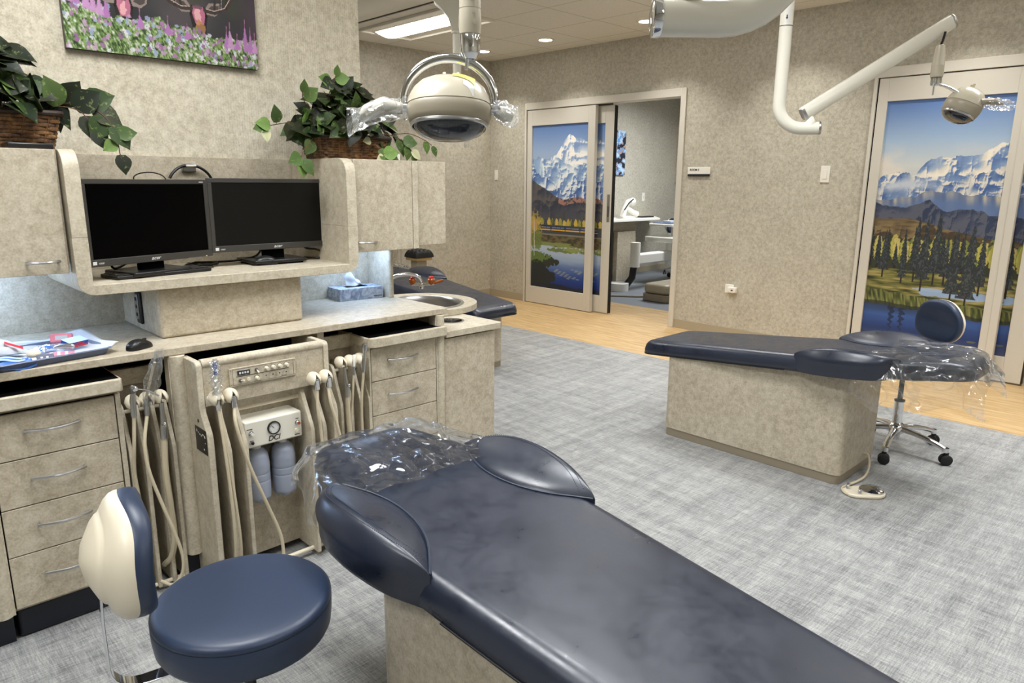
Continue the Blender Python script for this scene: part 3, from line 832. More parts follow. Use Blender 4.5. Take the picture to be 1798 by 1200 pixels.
def drawer_unit(x0, x1, label, hx0, hx1, zs=(.718, .577, .430, .280, .112)):
    t = thing('drawer_cabinet', label, 'drawer cabinet', ((x0+x1)/2, 2.6, 0))
    W(t).box(x0-.004, x1+.018, YF+.019, 2.895, .10, .722).build('body', M['lam'], t)
    W(t).box(x0-.012, x0-.004, YF-.002, YF+.3, .10, .722).build('side_edge', M['lam_edge'], t)
    W(t).box(x1+.0035, x1+.018, YF, YF+.03, .10, .722).build('side_edge', M['lam_edge'], t, bev=.001)
    W(t).box(x0, x1+.01, 2.415, 2.47, .001, .10).build('toe_kick', M['navy_lam'], t, bev=.012)
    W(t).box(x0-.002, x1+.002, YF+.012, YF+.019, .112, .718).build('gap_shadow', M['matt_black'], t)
    for a, b in zip(zs[:-1], zs[1:]):
        d = W(t).box(x0, x1, YF, YF+.018, b+.0016, a-.0016).build('drawer', M['lam'], t, bev=.0012)
        bow_handle(d, hx0, hx1, YF-.001, (a+b)/2+.010 if a < .71 else .661, r=.0045)
    return t
drawer_unit(.256, .582, 'beige four-drawer cabinet left of the hanging instruments, navy base', .339, .480)
drawer_unit(1.522, 1.852, 'beige drawer cabinet right of the hanging instruments, partly behind the chair head', 1.600, 1.746)
drawer_unit(-.12, .195, 'beige drawer cabinet at the left end beyond the round post', -.03, .11)

def post(x, label, y=2.395, r=.026, z0=.10, z1=.813):
    t = thing('round_post', label, 'post', (x, y, z0))
    g = W(t); g.prism([(x-r, 2.44), (x-r, y)] + arc((x, y), r, 180, 360, 12, '2') + [(x+r, y), (x+r, 2.44)], 'z', z0, z1)
    g.build('post_body', M['lam_edge'], t, smooth=True, ang=50, bev=.002)
    W(t).box(x-r+.004, x+r-.004, 2.41, 2.45, 0.001, z0).build('plinth', M['navy_lam'], t)
    return t
post(.224, 'vertical rounded post at the far left of the drawers')
post(.781, 'vertical rounded post between the left instruments and the control unit', z0=.10)
post(1.879, 'vertical rounded post at the right end of the right drawers', y=2.392, r=.021)

# pull-out shelves above the drawers
def shelf(poly, z0, z1, label, x, y):
    t = thing('pull_out_shelf', label, 'shelf', (x, y, z0))
    W(t).prism(poly, 'z', z0, z1).build('board', M['lam_edge'], t, bev=.004)
    xs = [p[0] for p in poly]
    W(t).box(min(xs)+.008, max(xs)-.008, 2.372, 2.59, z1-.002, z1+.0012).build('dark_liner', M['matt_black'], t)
    return t
shelf([(-.15, 2.36), (.600, 2.36), (.606, 2.37), (.606, 2.56), (.56, 2.60), (-.15, 2.60)], .733, .774, 'beige pull-out shelf above the left drawers', .3, 2.45)
shelf(rrect(1.500, 1.893, 2.355, 2.60, .035, 5, (1, 0, 0, 0)), .724, .766, 'beige pull-out shelf with rounded corner above the right drawers', 1.7, 2.45)

# long worktop
t = thing('worktop', 'long beige laminate worktop above the drawers and instruments', 'worktop', (.9, 2.65, .814))
g = W(t); g.prism([(-.30, 2.387), (1.916, 2.387), (1.926, 2.397), (1.926, YB-.001), (-.30, YB-.001)], 'z', .814, .840)
g.build('worktop_board', M['lam'], t, bev=.003)
t = thing('cabinet_frame', 'beige and dark boards forming the open bays behind the hanging instruments', 'cabinet frame', (1.05, 2.7, 0))
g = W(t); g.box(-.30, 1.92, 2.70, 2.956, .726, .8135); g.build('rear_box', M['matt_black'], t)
g = W(t)
for x in (1.30, 1.345): pass
g.box(1.318, 1.348, 2.44, 2.70, .10, .813); g.build('upright_board', M['lam_edge'], t, bev=.002)
W(t).box(1.87, 1.90, 2.40, 2.70, .768, .813).build('end_block', M['lam'], t, bev=.001)
for (a, b) in ((.60, .755), (1.352, 1.512)):
    W(t).box(a, b, 2.50, 2.515, .712, .768).build('apron', M['lam'], t, bev=.001)
    W(t).box(a, b, 2.53, 2.545, .03, .712).build('rear_panel', M['lam'], t)
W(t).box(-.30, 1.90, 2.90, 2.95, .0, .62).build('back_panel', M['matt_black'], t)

# boxed column with the outlet strip
t = thing('boxed_column', 'beige laminate column standing on the worktop under the screen shelf', 'column', (1.055, 2.75, .840))
W(t).box(.790, 1.320, 2.545, YB-.001, .8405, 1.018).build('casing', M['lam'], t, bev=.010, seg=3)
t2 = thing('power_strip', 'black and silver outlet strip on the left side of the boxed column', 'power strip', (.785, 2.74, .865))
W(t2).box(.780, .7895, 2.715, 2.765, .868, .985).build('housing', M['black'], t2, bev=.006)
W(t2).box(.777, .7798, 2.728, 2.765, .885, .975).build('socket_face', M['steel'], t2, bev=.001)
for z in (.902, .930, .958):
    W(t2).box(.7755, .7769, 2.738, 2.752, z-.006, z+.006).build('socket', M['print_dark'], t2)

# backsplash panels behind the worktop
t = thing('backsplash', 'laminate back panel along the wall behind the worktop', 'panel', (.9, 2.95, .84))
W(t).box(-.30, 1.884, 2.949, YB-.0005, .8405, 1.464).build('panel_board', M['lam'], t)

# screen shelf
t = thing('screen_shelf', 'open beige shelf unit with rounded side walls holding two screens', 'shelf unit', (1.07, 2.7, 1.02))
X0, X1, SX, SB = .548, 1.556, .044, .033
g = W(t)
# continuous shell (side, rounded corner, bottom, rounded corner, side)
out_ = [(X0, 1.20)] + arc((X0+.05, 1.018+.05), .05, 180, 270, 8, '2') + arc((X1-.05, 1.018+.05), .05, 270, 360, 8, '2') + [(X1, 1.20)]
inn = [(X1-SX, 1.20), (X1-SX, 1.018+SB), (X0+SX, 1.018+SB), (X0+SX, 1.20)]
n_o = len(out_)
# bottom part as quads strips
def strip(pa, pb, y0, y1):
    vs = []; fs = []
    for (a, b) in zip(pa, pb):
        vs += [(a[0], y0, a[1]), (b[0], y0, b[1]), (b[0], y1, b[1]), (a[0], y1, a[1])]
    for i in range(len(pa)-1):
        for k in range(4):
            fs.append((i*4+k, i*4+(k+1) % 4, (i+1)*4+(k+1) % 4, (i+1)*4+k))
    fs.append((0, 1, 2, 3)); m = (len(pa)-1)*4; fs.append((m+3, m+2, m+1, m))
    return vs, fs
inner = []
for i, p in enumerate(out_):
    if i == 0: inner.append((X0+SX, 1.20))
    elif i == n_o-1: inner.append((X1-SX, 1.20))
    else: inner.append((min(max(p[0], X0+SX), X1-SX), 1.018+SB))
inner[1] = (X0+SX, 1.018+.05); inner[-2] = (X1-SX, 1.018+.05)
g.add(*strip(out_, inner, 2.50, 2.948)); g.build('shelf_board', M['lam_edge'], t, bev=.0015)
for (a, b) in ((X0, X0+SX), (X1-SX, X1)):
    g = W(t); g.prism([(2.50, 1.2001), (2.948, 1.2001), (2.948, 1.466)] + arc((2.56, 1.406), .06, 90, 180, 8, '2'), 'x', a, b)
    g.build('side_wall', M['lam_edge'], t, bev=.0015)

def upper_cab(x0, x1, label, door, handle, gap_right=True):
    t = thing('wall_cabinet', label, 'wall cabinet', ((x0+x1)/2, 2.75, 1.09))
    W(t).box(x0, x1, 2.546, 2.9485, 1.118, 1.464).build('body', M['lam'], t)
    W(t).box(x0, x1, 2.546, 2.5485+.016, 1.092, 1.118).build('light_rail', M['lam_edge'], t, bev=.001)
    d = W(t).box(door[0], door[1], 2.524, 2.543, 1.092, 1.463).build('door', M['lam'], t, bev=.0015)
    bow_handle(d, handle[0], handle[1], 2.523, 1.131, r=.0042)
    return t
lc = upper_cab(-.25, .544, 'beige wall cabinet left of the screens with a bar handle', (-.02, .535), (.426, .512))
W(lc).box(-.25, -.024, 2.524, 2.543, 1.092, 1.463).build('door', M['lam'], lc, bev=.0015)
rc = upper_cab(1.560, 1.880, 'beige wall cabinet right of the screens with a bar handle', (1.562, 1.846), (1.570, 1.655))
W(rc).box(1.8505, 1.880, 2.528, 2.546, 1.092, 1.464).build('filler_strip', M['lam_edge'], rc, bev=.001)
t = thing('wall_cabinet', 'short plain cabinet box at the free right end of the wall cabinets', 'wall cabinet', (1.96, 2.75, 1.10))
W(t).box(1.8815, 2.045, 2.545, 2.83, 1.102, 1.463).build('body', M['lam'], t, bev=.0015)
# under-cabinet tubes
for (a, b, lb) in ((-.10, .44, 'cool white tube light under the left wall cabinet'), (1.60, 1.84, 'cool white tube light under the right wall cabinet')):
    t = thing('undercabinet_light', lb, 'tube light', ((a+b)/2, 2.80, 1.10))
    W(t).box(a, b, 2.76, 2.82, 1.1085, 1.1175).build('housing', M['white'], t, bev=.002)
    W(t).box(a+.01, b-.01, 2.775, 2.805, 1.098, 1.1083).build('tube', M['cool'], t, bev=.003)
# end pillar on the worktop
t = thing('end_panel', 'upright beige panel with rounded front edge at the right end of the worktop', 'panel', (1.905, 2.86, .84))
g = W(t); g.prism([(1.884, 2.948), (1.884, 2.785)] + arc((1.899, 2.785), .015, 180, 360, 8, '2') + [(1.914, 2.785), (1.914, 2.948)], 'z', .8405, 1.1015)
g.build('panel_board', M['lam_edge'], t, smooth=True, ang=50)

# side extension with lower counter, waste hole, sink counter
t = thing('side_cabinet', 'plain beige cabinet standing past the right drawers under the lower counter', 'cabinet', (2.05, 2.6, 0))
W(t).box(1.905, 2.205, 2.39, 2.62, .09, .700).build('body', M['lam'], t, bev=.002)
W(t).box(1.915, 2.195, 2.41, 2.61, .001, .09).build('plinth', M['grey_kick'], t)
def counter(name, label, cat, poly, z0, z1, hole, parts):
    cx = sum(p[0] for p in poly)/len(poly); cy = sum(p[1] for p in poly)/len(poly)
    t = thing(name, label, cat, (cx, cy, z0))
    # annular top: outer poly resampled by angle about the hole
    hc, hr = hole; n = 72
    def hit(a):
        d = (math.cos(a), math.sin(a)); best = None
        for i in range(len(poly)):
            p, q = poly[i], poly[(i+1) % len(poly)]
            ex, ey = q[0]-p[0], q[1]-p[1]; den = d[0]*ey-d[1]*ex
            if abs(den) < 1e-12: continue
            px, py = p[0]-hc[0], p[1]-hc[1]
            s = (px*ey-py*ex)/den; u = (px*d[1]-py*d[0])/den
            if s > 0 and -1e-6 <= u <= 1+1e-6 and (best is None or s > best): best = s
        return (hc[0]+d[0]*best, hc[1]+d[1]*best)
    angs = sorted([2*PI*k/n for k in range(n)] + [math.atan2(p[1]-hc[1], p[0]-hc[0]) % (2*PI) for p in poly])
    vs = []; fs = []
    for a in angs:
        o = hit(a); i_ = (hc[0]+hr*math.cos(a), hc[1]+hr*math.sin(a))
        vs += [(o[0], o[1], z1), (o[0], o[1], z0), (i_[0], i_[1], z0), (i_[0], i_[1], z1)]
    N = len(angs)
    for k in range(N):
        k2 = (k+1) % N
        for j in range(4): fs.append((k*4+j, k2*4+j, k2*4+(j+1) % 4, k*4+(j+1) % 4))
    g = W(t); g.add(vs, fs); g.build('counter_board', M['lam_edge'], t)
    return t
lowc = counter('low_counter', 'low beige counter with a round steel waste hole beside the right drawers', 'counter',
               [(1.905, 2.375), (2.228, 2.375), (2.242, 2.388), (2.242, 2.69), (1.905, 2.69)], .709, .735, ((2.075, 2.555), .055), None)
RING = [(.064, .0), (.064, .004), (.054, .005), (.053, -.004), (.053, -.075), (0.0, -.076)]
W(lowc).lathe(RING, (2.075, 2.555, .735), cap=False).build('waste_ring', M['chrome'], lowc, smooth=True)
sinkp = [(1.93, 2.80)] + arc((2.20, 2.95), .29, -140, 140, 40, '2') + [(1.93, 3.10)]
sc_ = counter('sink_counter', 'rounded beige sink counter behind the low counter', 'counter', sinkp, .737, .765, ((2.175, 2.92), .208), None)
W(sc_).lathe([(.222, 0), (.222, .004), (.212, .007), (.204, .004), (.200, -.02), (.185, -.12), (.15, -.15), (.03, -.155), (0, -.155)], (2.175, 2.92, .765), seg=48, cap=False).build('sink_bowl', M['steel'], sc_, smooth=True, ang=60)
W(sc_).lathe([(.22, .001), (.22, .60)], (2.18, 2.95, 0), seg=40).build('base_cabinet', M['lam'], sc_, smooth=True)
# gooseneck tap with the eyewash nozzles
t = thing('gooseneck_tap', 'chrome gooseneck tap with two red-capped eyewash nozzles over the sink', 'tap', (1.985, 2.94, .765))
W(t).tube(catmull([(1.985, 2.985, .766), (1.985, 2.985, .84), (2.02, 2.97, .895), (2.09, 2.95, .917), (2.16, 2.93, .905), (2.185, 2.925, .872)]), .010, 12).build('spout', M['chrome'], t, smooth=True)
W(t).lathe([(.026, 0), (.026, .01), (.014, .02)], (1.985, 2.985, .766)).build('flange', M['chrome'], t, smooth=True)
W(t).tube([(2.145, 2.955, .862), (2.185, 2.925, .862), (2.235, 2.885, .862)], .009, 10).build('cross_bar', M['chrome'], t, smooth=True)
W(t).lathe([(.012, 0), (.014, .02), (.010, .03)], (2.185, 2.925, .838)).build('aerator', M['chrome'], t, smooth=True)
for (x, y) in ((2.150, 2.955), (2.225, 2.895)):
    nz = W(t).lathe([(.010, 0), (.018, .012), (.020, .026), (.014, .034)], (x, y, .858), seg=16).build('nozzle', M['orange'], t, smooth=True)
    W(t).lathe([(.014, 0), (.015, .008), (.006, .014)], (x, y, .889), seg=16).build('cap', M['red'], nz, smooth=True)
W(t).cyl((2.235, 2.885, .866), (2.275, 2.86, .880), .007, 10).build('push_handle', M['orange'], t, smooth=True)
# ------------------------------------------------------------------ instrument unit
def fin(t, x, yf, zt, yt=None, th=.015, zb=.02, yb=2.52, knee=.085, mat_='lam_edge'):
    """upright divider: rounded top set back, sloping forward to the front edge"""
    yt = yf+.10 if yt is None else yt
    P = [(yb, zb), (yb, zt)] + [(yt+.02, zt), (yt+.006, zt-.004), (yt-.006, zt-.018)] + [(yf+.010, zt-knee-.045), (yf+.002, zt-knee-.065), (yf, zt-knee-.085), (yf, zb)]
    return W(t).prism(P, 'x', x-th/2, x+th/2).build('divider', M[mat_], t, bev=.002)

def holder(t, x, y, z, s=1.0):
    h = W(t)
    def fn(u, v):
        ph = v*PI*.62                                  # 0 crown .. skirt
        gap = max(0.0, (v-.30))/.70*.62*(1 if v > .3 else 0)
        a = -PI/2 + gap + (2*PI-2*gap)*u
        r = math.sin(min(ph, PI/2)) * (1-.18*max(0, v-.8)/.2)
        zz = math.cos(ph) if ph < PI/2 else -math.sin(ph-PI/2)*1.25
        lean = -.006*v
        return (x+.0215*s*r*math.cos(a), y-.006+.031*s*r*math.sin(a)+lean, z+.024*s*zz-.010*s*max(0, v-.4)*(.6-.4*math.sin(a)))
    h.grid(fn, 26, 12)
    o = h.build('holder', M['cream'], t, smooth=True, ang=80, solid=.004)
    return o

CU = thing('control_unit', 'beige instrument control unit with knobs, water bottle box and hose dividers', 'dental unit', (1.04, 2.4, 0))
for i, x in enumerate((.808, 1.262)):
    P = [(2.56, .02), (2.56, .806)] + [(2.30, .806)] + arc((2.294, .788), .018, 90, 180, 5, '2') + [(2.276, .66), (2.270, .635), (2.232, .575), (2.226, .55), (2.226, .02)]
    sd = W(CU).prism(P, 'x', x-.010, x+.010).build('side_panel', M['lam_edge'], CU, bev=.0025)
    if i == 0:
        W(CU).box(.7972, .7978, 2.235, 2.330, .50, .585).build('rating_plate', M['black'], sd)
        for k, (yy, zz, w_, hh) in enumerate(((2.315, .570, .006, .008), (2.302, .566, .004, .005), (2.290, .562, .007, .004), (2.278, .560, .005, .006), (2.264, .566, .01, .005), (2.25, .562, .008, .008), (2.262, .516, .008, .005), (2.250, .540, .003, .003))):
            W(CU).box(.7968, .7972, yy-w_/2, yy+w_/2, zz-hh/2, zz+hh/2).build('print', M['print_white'], sd)
        W(CU).cyl((.7972, 2.295, .607), (.7985, 2.295, .607), .006, 14).build('screw_hole', M['black'], sd)
W(CU).box(.8185, 1.2515, 2.280, 2.298, .652, .800).build('front_board', M['lam'], CU, bev=.002)
g = W(CU); g.tube([(.8185, 2.292, .795), (1.2515, 2.292, .795)], .0165, 18); g.build('top_rail', M['lam_edge'], CU, smooth=True)
W(CU).box(.93, 1.17, 2.36, 2.375, .03, .645).build('back_board', M['lam'], CU)
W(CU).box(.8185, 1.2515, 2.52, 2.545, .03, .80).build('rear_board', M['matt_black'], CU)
for x in (.866, .922): fin(CU, x, 2.226, .655, 2.30)
for x in (1.168, 1.216): fin(CU, x, 2.226, .655, 2.30)
W(CU).tube([(.928, 2.315, .612), (1.162, 2.315, .612)], .007, 10).build('cross_rod', M['cream'], CU, smooth=True)
for (a, b) in ((.818, .918), (1.172, 1.252)):
    W(CU).tube([(a, 2.262, .684), (b, 2.262, .684)], .0045, 8).build('holder_rod', M['cream'], CU, smooth=True)
    W(CU).lathe([(.008, 0), (.010, .008), (.006, .014)], (a+.002, 2.262, .684), (1, 0, 0), 12).build('rod_end', M['white'], CU, smooth=True)
W(CU).tube([(.818, 2.262, .028), (1.268, 2.262, .028)], .008, 10).build('foot_rod', M['cream'], CU, smooth=True)
for x in (.838, .886, 1.185, 1.232): holder(CU, x, 2.244, .688)
# panel of knobs
cp = W(CU).box(.903, 1.140, 2.2745, 2.2798, .704, .766).build('control_panel', M['lam_edge'], CU, bev=.001)
g = W(CU)
for z in (.7115, .7625): pass
for (a, b, c, d) in ((.914, 1.131, .7612, .7618), (.914, 1.131, .7082, .7088), (.914, .9146, .7082, .7618), (1.1304, 1.131, .7082, .7618), (.925, 1.113, .7345, .7362)):
    g.box(a, b, 2.2740, 2.2746, c, d)
g.build('line_print', M['print_dark'], cp)
g = W(CU); g.box(.929, .974, 2.2725, 2.2744, .7385, .7565); dp = g.build('display_frame', M['dark_steel'], cp, bev=.001)
W(CU).box(.932, .971, 2.2715, 2.2724, .741, .754).build('display', M['black'], dp)
for k in range(4): W(CU).box(.935+.009*k, .941+.009*k, 2.2708, 2.2714, .744, .751).build('digit', M['print_white'], dp)
def knob(x, z, r=.0060, l=.013, m='cream'):
    g = W(CU); g.lathe([(r*1.25, 0), (r*1.25, .002), (r, .003), (r*.92, l), (r*.75, l+.001), (0, l+.001)], (x, 2.2745, z), (0, -1, 0), 16)
    k = g.build('knob', M[m], cp, smooth=True)
    g = W(CU)
    pts = [(x+.0092*math.cos(math.radians(a)), 2.2741, z+.0092*math.sin(math.radians(a))) for a in range(20, 165, 12)]
    g.tube(pts, .0005, 5); g.build('dial_mark', M['print_dark'], cp)
for x in (1.031, 1.0555, 1.080, 1.1045): knob(x, .7485)
knob(.996, .7205)
for x in (1.029, 1.054, 1.0785, 1.103):
    W(CU).cyl((x, 2.2738, .7225), (x, 2.2748, .7225), .0022, 10).build('adjust_hole', M['print_dark'], cp)
W(CU).lathe([(.0072, 0), (.0068, .002), (0, .0025)], (.967, 2.2745, .7215), (0, -1, 0), 16).build('push_button', M['cream'], cp, smooth=True)
for (x, z, dx, dz) in ((.996, .7490, .002, -.008), (.939, .7210, .006, .003)):
    tg = W(CU).lathe([(.0062, 0), (.0055, .004), (.003, .005)], (x, 2.2745, z), (0, -1, 0), 14).build('toggle', M['dark_steel'], cp, smooth=True)
    W(CU).tube([(x, 2.270, z), (x+dx, 2.258, z+dz)], [.002, .0032], 8).build('toggle_lever', M['cream'], tg, smooth=True)
for (x, z) in ((.9075, .7600), (1.1350, .7600), (.9075, .7095), (1.1350, .7095)):
    W(CU).cyl((x, 2.2735, z), (x, 2.2748, z), .0017, 8).build('screw', M['dark_steel'], cp)
lettering('Assistant', .0058, 'lettering', M['print_dark'], cp, face(V((1.095, 2.2742, .7120))-CU.location, (1, 0, 0), (0, 0, 1)), depth=.0001)

# water box
wb = thing('water_box', 'white box with a pressure gauge and DCI lettering between the dividers', 'water unit', (1.04, 2.3, .478))
bx = W(wb).box(.934, 1.144, 2.262, 2.358, .478, .574).build('housing', M['white_gloss'], wb, bev=.006, seg=3)
gg = W(wb).lathe([(.0235, 0), (.0235, .006), (.020, .007), (.0195, .0045)], (1.037, 2.2618, .535), (0, -1, 0), 28, cap=False).build('gauge_rim', M['black'], wb, smooth=True)
W(wb).lathe([(.0196, 0), (.0196, .0045), (0, .0046)], (1.037, 2.2618, .535), (0, -1, 0), 28).build('gauge_face', M['print_white'], gg, smooth=True)
g = W(wb)
for k in range(21):
    a = math.radians(225-270*k/20)
    r0 = .0135 if k % 5 == 0 else .0155
    c_, s_ = math.cos(a), math.sin(a)
    g.tube([(1.037+r0*c_, 2.2569, .535+r0*s_), (1.037+.0180*c_, 2.2569, .535+.0180*s_)], .00045, 4)
g.tube([(1.037, 2.2565, .535), (1.037-.010, 2.2565, .535+.011)], .0007, 5)
g.build('gauge_marks', M['print_dark'], gg)
lettering('DCI', .026, 'lettering', M['print_dark'], wb, face(V((1.036, 2.2614, .497))-wb.location, (1, 0, 0), (0, 0, 1)), bold=.0002, shear=.25)
for (x, z, m_, l) in ((.955, .532, 'white', .014), (.955, .499, 'chrome', .008), (1.126, .533, 'orange', .012)):
    k = W(wb).lathe([(.009, 0), (.009, .003), (.006, .004), (.0062, l), (.003, l+.001), (0, l+.001)], (x, 2.262, z), (0, -1, 0), 16).build('fitting', M['chrome'], wb, smooth=True)
    W(wb).lathe([(.0052, 0), (.0052, .004), (0, .0045)], (x, 2.262-l, z), (0, -1, 0), 14).build('fitting_tip', M[m_ if m_ != 'chrome' else 'black'], k, smooth=True)
W(wb).lathe([(.0095, 0), (.0085, .004), (0, .005)], (1.123, 2.262, .503), (0, -1, 0), 16).build('push_button', M['cream'], wb, smooth=True)
for (x, z, w_) in ((.951, .547, .02), (1.126, .548, .012), (1.124, .489, .02)):
    W(wb).box(x-w_/2, x+w_/2, 2.2612, 2.2617, z-.0012, z+.0012).build('caption_print', M['print_dark'], wb)
for (x, lb) in ((.990, 'milky water bottle under the white gauge box, left one, partly behind the divider'), (1.088, 'milky water bottle under the white gauge box, right one')):
    b = thing('water_bottle', lb, 'bottle', (x, 2.312, .255), group=None)
    prof = [(0, .0), (.030, .002), (.0405, .018), (.042, .045), (.042, .083), (.0412, .085), (.042, .087), (.042, .110), (.0412, .112), (.042, .114), (.0425, .150), (.038, .180), (.026, .198), (.015, .204), (.014, .222)]
    g = W(b)
    def fn(u, v, x=x):
        f = v*(len(prof)-1); i = min(int(f), len(prof)-2); q = f-i
        r = prof[i][0]*(1-q)+prof[i+1][0]*q; z = prof[i][1]*(1-q)+prof[i+1][1]*q
        a = 2*PI*u
        lob = max(0, 1-z/.022)
        z2 = z + lob*.010*(1-abs(math.sin(2.5*a)))*(1 if r > .01 else .5)
        return (x+r*math.cos(a), 2.312+r*math.sin(a), .255+z2)
    g.grid(fn, 60, 56, closed_u=True); g.build('bottle_body', M['bottle'], b, smooth=True, ang=60)
    W(b).lathe([(.017, 0), (.017, .022)], (x, 2.312, .4555), seg=18).build('cap', M['white'], b, smooth=True)

# side clusters of dividers with holders
def cluster(label, xs, xh):
    t = thing('instrument_rack', label, 'instrument rack', (sum(xs)/len(xs), 2.45, 0))
    for x in xs: fin(t, x, 2.382, .665, 2.44, th=.013, yb=2.53)
    W(t).tube([(xs[0], 2.400, .682), (xs[-1], 2.400, .682)], .0045, 8).build('holder_rod', M['cream'], t, smooth=True)
    W(t).tube([(xs[0], 2.47, .632), (xs[-1], 2.47, .632)], .007, 8).build('cross_rod', M['cream'], t, smooth=True)
    W(t).tube([(xs[0], 2.40, .026), (xs[-1], 2.40, .026)], .007, 8).build('foot_rod', M['cream'], t, smooth=True)
    for x in xh: holder(t, x, 2.376, .690, .95)
    return t
cluster('left rack of upright dividers with three cream instrument holders', (.613, .656, .704, .744), (.628, .670, .712))
cluster('right rack of upright dividers with three cream instrument holders', (1.380, 1.426, 1.468, 1.509), (1.372, 1.414, 1.458))

# hanging instruments (each with its hose)
def instrument(name, label, cat, loc): return thing(name, label, cat, loc, group=None)
def hose(t, pts, r=.0052, n='hose', m='hose'):
    return W(t).tube(catmull(pts, 8), r, 10).build(n, M[m], t, smooth=True)
# left rack
t = instrument('air_water_syringe', 'steel air-water syringe with a bent thin tip in the leftmost holder', 'syringe', (.626, 2.352, .65))
W(t).tube([(.622, 2.344, .650), (.623, 2.343, .70), (.627, 2.345, .725)], [.0088, .0095, .0075], 14).build('handle', M['steel'], t, smooth=True)
W(t).tube([(.6265, 2.345, .722), (.628, 2.347, .738), (.630, 2.350, .748)], [.0075, .010, .0085], 14).build('head', M['dark_steel'], t, smooth=True)
W(t).lathe([(.0085, 0), (.0085, .005), (.005, .008), (.003, .008)], (.6305, 2.338, .740), (.2, -1, 0), 14).build('button', M['chrome'], t, smooth=True)
W(t).tube([(.634, 2.333, .740), (.655, 2.320, .736), (.672, 2.312, .726), (.690, 2.306, .712)], [.0016, .0016, .0028, .0028], 8).build('tip', M['steel'], t, smooth=True)
hose(t, [(.622, 2.344, .652), (.614, 2.346, .56), (.610, 2.362, .46), (.618, 2.374, .36), (.632, 2.40, .20), (.636, 2.43, .06)], .0056)
t = instrument('saliva_ejector', 'long pale suction straw in a clear sleeve rising over the worktop edge, second holder', 'suction tip', (.665, 2.35, .65))
W(t).tube([(.661, 2.346, .645), (.662, 2.346, .70)], [.0075, .0085], 14).build('valve', M['steel'], t, smooth=True)
W(t).tube([(.662, 2.346, .700), (.676, 2.330, .76), (.688, 2.318, .812)], .0042, 10).build('straw', M['cream'], t, smooth=True)
W(t).lathe([(.0048, 0), (.0052, .012), (.003, .014)], (.688, 2.318, .808), (.2, -.2, 1), 10).build('straw_cap', M['grey_cream'], t, smooth=True)
g = W(t)
def slv(u, v):
    a = 2*PI*u; zc = .675+.185*v; xc = .664+.040*v + (.012 if v > .6 else 0)*(v-.6); yc = 2.343-.032*v
    r = .010+.011*math.sin(PI*min(1, v*1.1))+.003*math.sin(7*a+9*v)+.003*math.sin(23*v+3*a)
    return (xc+r*1.1*math.cos(a), yc+.45*r*math.sin(a), zc)
g.grid(slv, 30, 26, closed_u=True); g.build('clear_sleeve', M['film_soft'], t, smooth=True)
hose(t, [(.661, 2.346, .648), (.640, 2.33, .56), (.642, 2.325, .47), (.664, 2.32, .365), (.694, 2.31, .24), (.710, 2.305, .15), (.705, 2.31, .085), (.680, 2.33, .045), (.655, 2.37, .05)], .0056)
t = instrument('suction_valve', 'steel suction valve on a thick hose in the third holder left of the round post', 'suction valve', (.704, 2.345, .57))
W(t).tube([(.702, 2.340, .558), (.703, 2.340, .598), (.704, 2.341, .604), (.705, 2.343, .640), (.706, 2.345, .678)], [.0115, .0115, .0095, .0075, .0075], 16).build('valve_body', M['steel'], t, smooth=True, ang=50)
W(t).lathe([(.007, 0), (.007, .006), (.003, .008)], (.703, 2.329, .607), (0, -1, .2), 14).build('lever_knob', M['chrome'], t, smooth=True)
hose(t, [(.702, 2.340, .560), (.698, 2.345, .44), (.704, 2.352, .32), (.709, 2.362, .20), (.700, 2.385, .12), (.685, 2.42, .08)], .0100)
# centre unit
t = instrument('wrapped_syringe', 'syringe wrapped in crinkled clear film with a blue tip on the control unit', 'syringe', (.838, 2.22, .70))
W(t).tube([(.838, 2.216, .655), (.838, 2.216, .690)], .0088, 4).build('connector', M['chrome'], t)
W(t).tube([(.838, 2.217, .690), (.838, 2.220, .728)], [.010, .0085], 14).build('handle', M['white_gloss'], t, smooth=True)
W(t).tube([(.838, 2.220, .728), (.839, 2.222, .770)], .0055, 12).build('barrel', M['white_gloss'], t, smooth=True)
W(t).tube([(.839, 2.222, .770), (.838, 2.222, .800), (.840, 2.222, .812)], [.005, .0065, .006], 12).build('blue_tip', M['tooth_blue'], t, smooth=True)
g = W(t); rnd = random.Random(3)
ph = [rnd.random()*6 for _ in range(8)]
def slv2(u, v):
    a = 2*PI*u; r = .0115+.0035*math.sin(3*a+ph[0]+26*v)+.0030*math.sin(5*a+ph[1]-38*v)+.0022*math.sin(9*a+70*v)
    r *= (.85+.5*math.sin(PI*v)**2) if v < .96 else .5
    return (.838+r*math.cos(a), 2.219+r*.8*math.sin(a), .692+.132*v)
g.grid(slv2, 40, 50, closed_u=True); g.build('clear_sleeve', M['film'], t, smooth=True)
hose(t, [(.836, 2.216, .657), (.838, 2.200, .54), (.845, 2.195, .36), (.850, 2.205, .18), (.85, 2.24, .03)], .0050)
hose(t, [(.841, 2.216, .657), (.846, 2.204, .54), (.856, 2.198, .38), (.868, 2.205, .18), (.872, 2.24, .03)], .0050)
def clipped(label, x, pts, name='handpiece_hose'):
    t = instrument(name, label, 'instrument hose', (x, 2.22, .68))
    W(t).box(x-.0085, x+.0085, 2.206, 2.222, .652, .690).build('connector', M['chrome'], t, bev=.003)
    W(t).box(x-.010, x+.010, 2.205, 2.223, .690, .6935).build('collar', M['dark_steel'], t, bev=.001)
    hose(t, pts, .0058); return t
clipped('beige instrument hose sweeping down to the right past the white gauge box', .886,
        [(.886, 2.214, .654), (.880, 2.19, .590), (.912, 2.185, .445), (.964, 2.185, .285), (.998, 2.18, .17), (1.003, 2.175, .08), (1.00, 2.16, .012), (.98, 2.08, .008)])
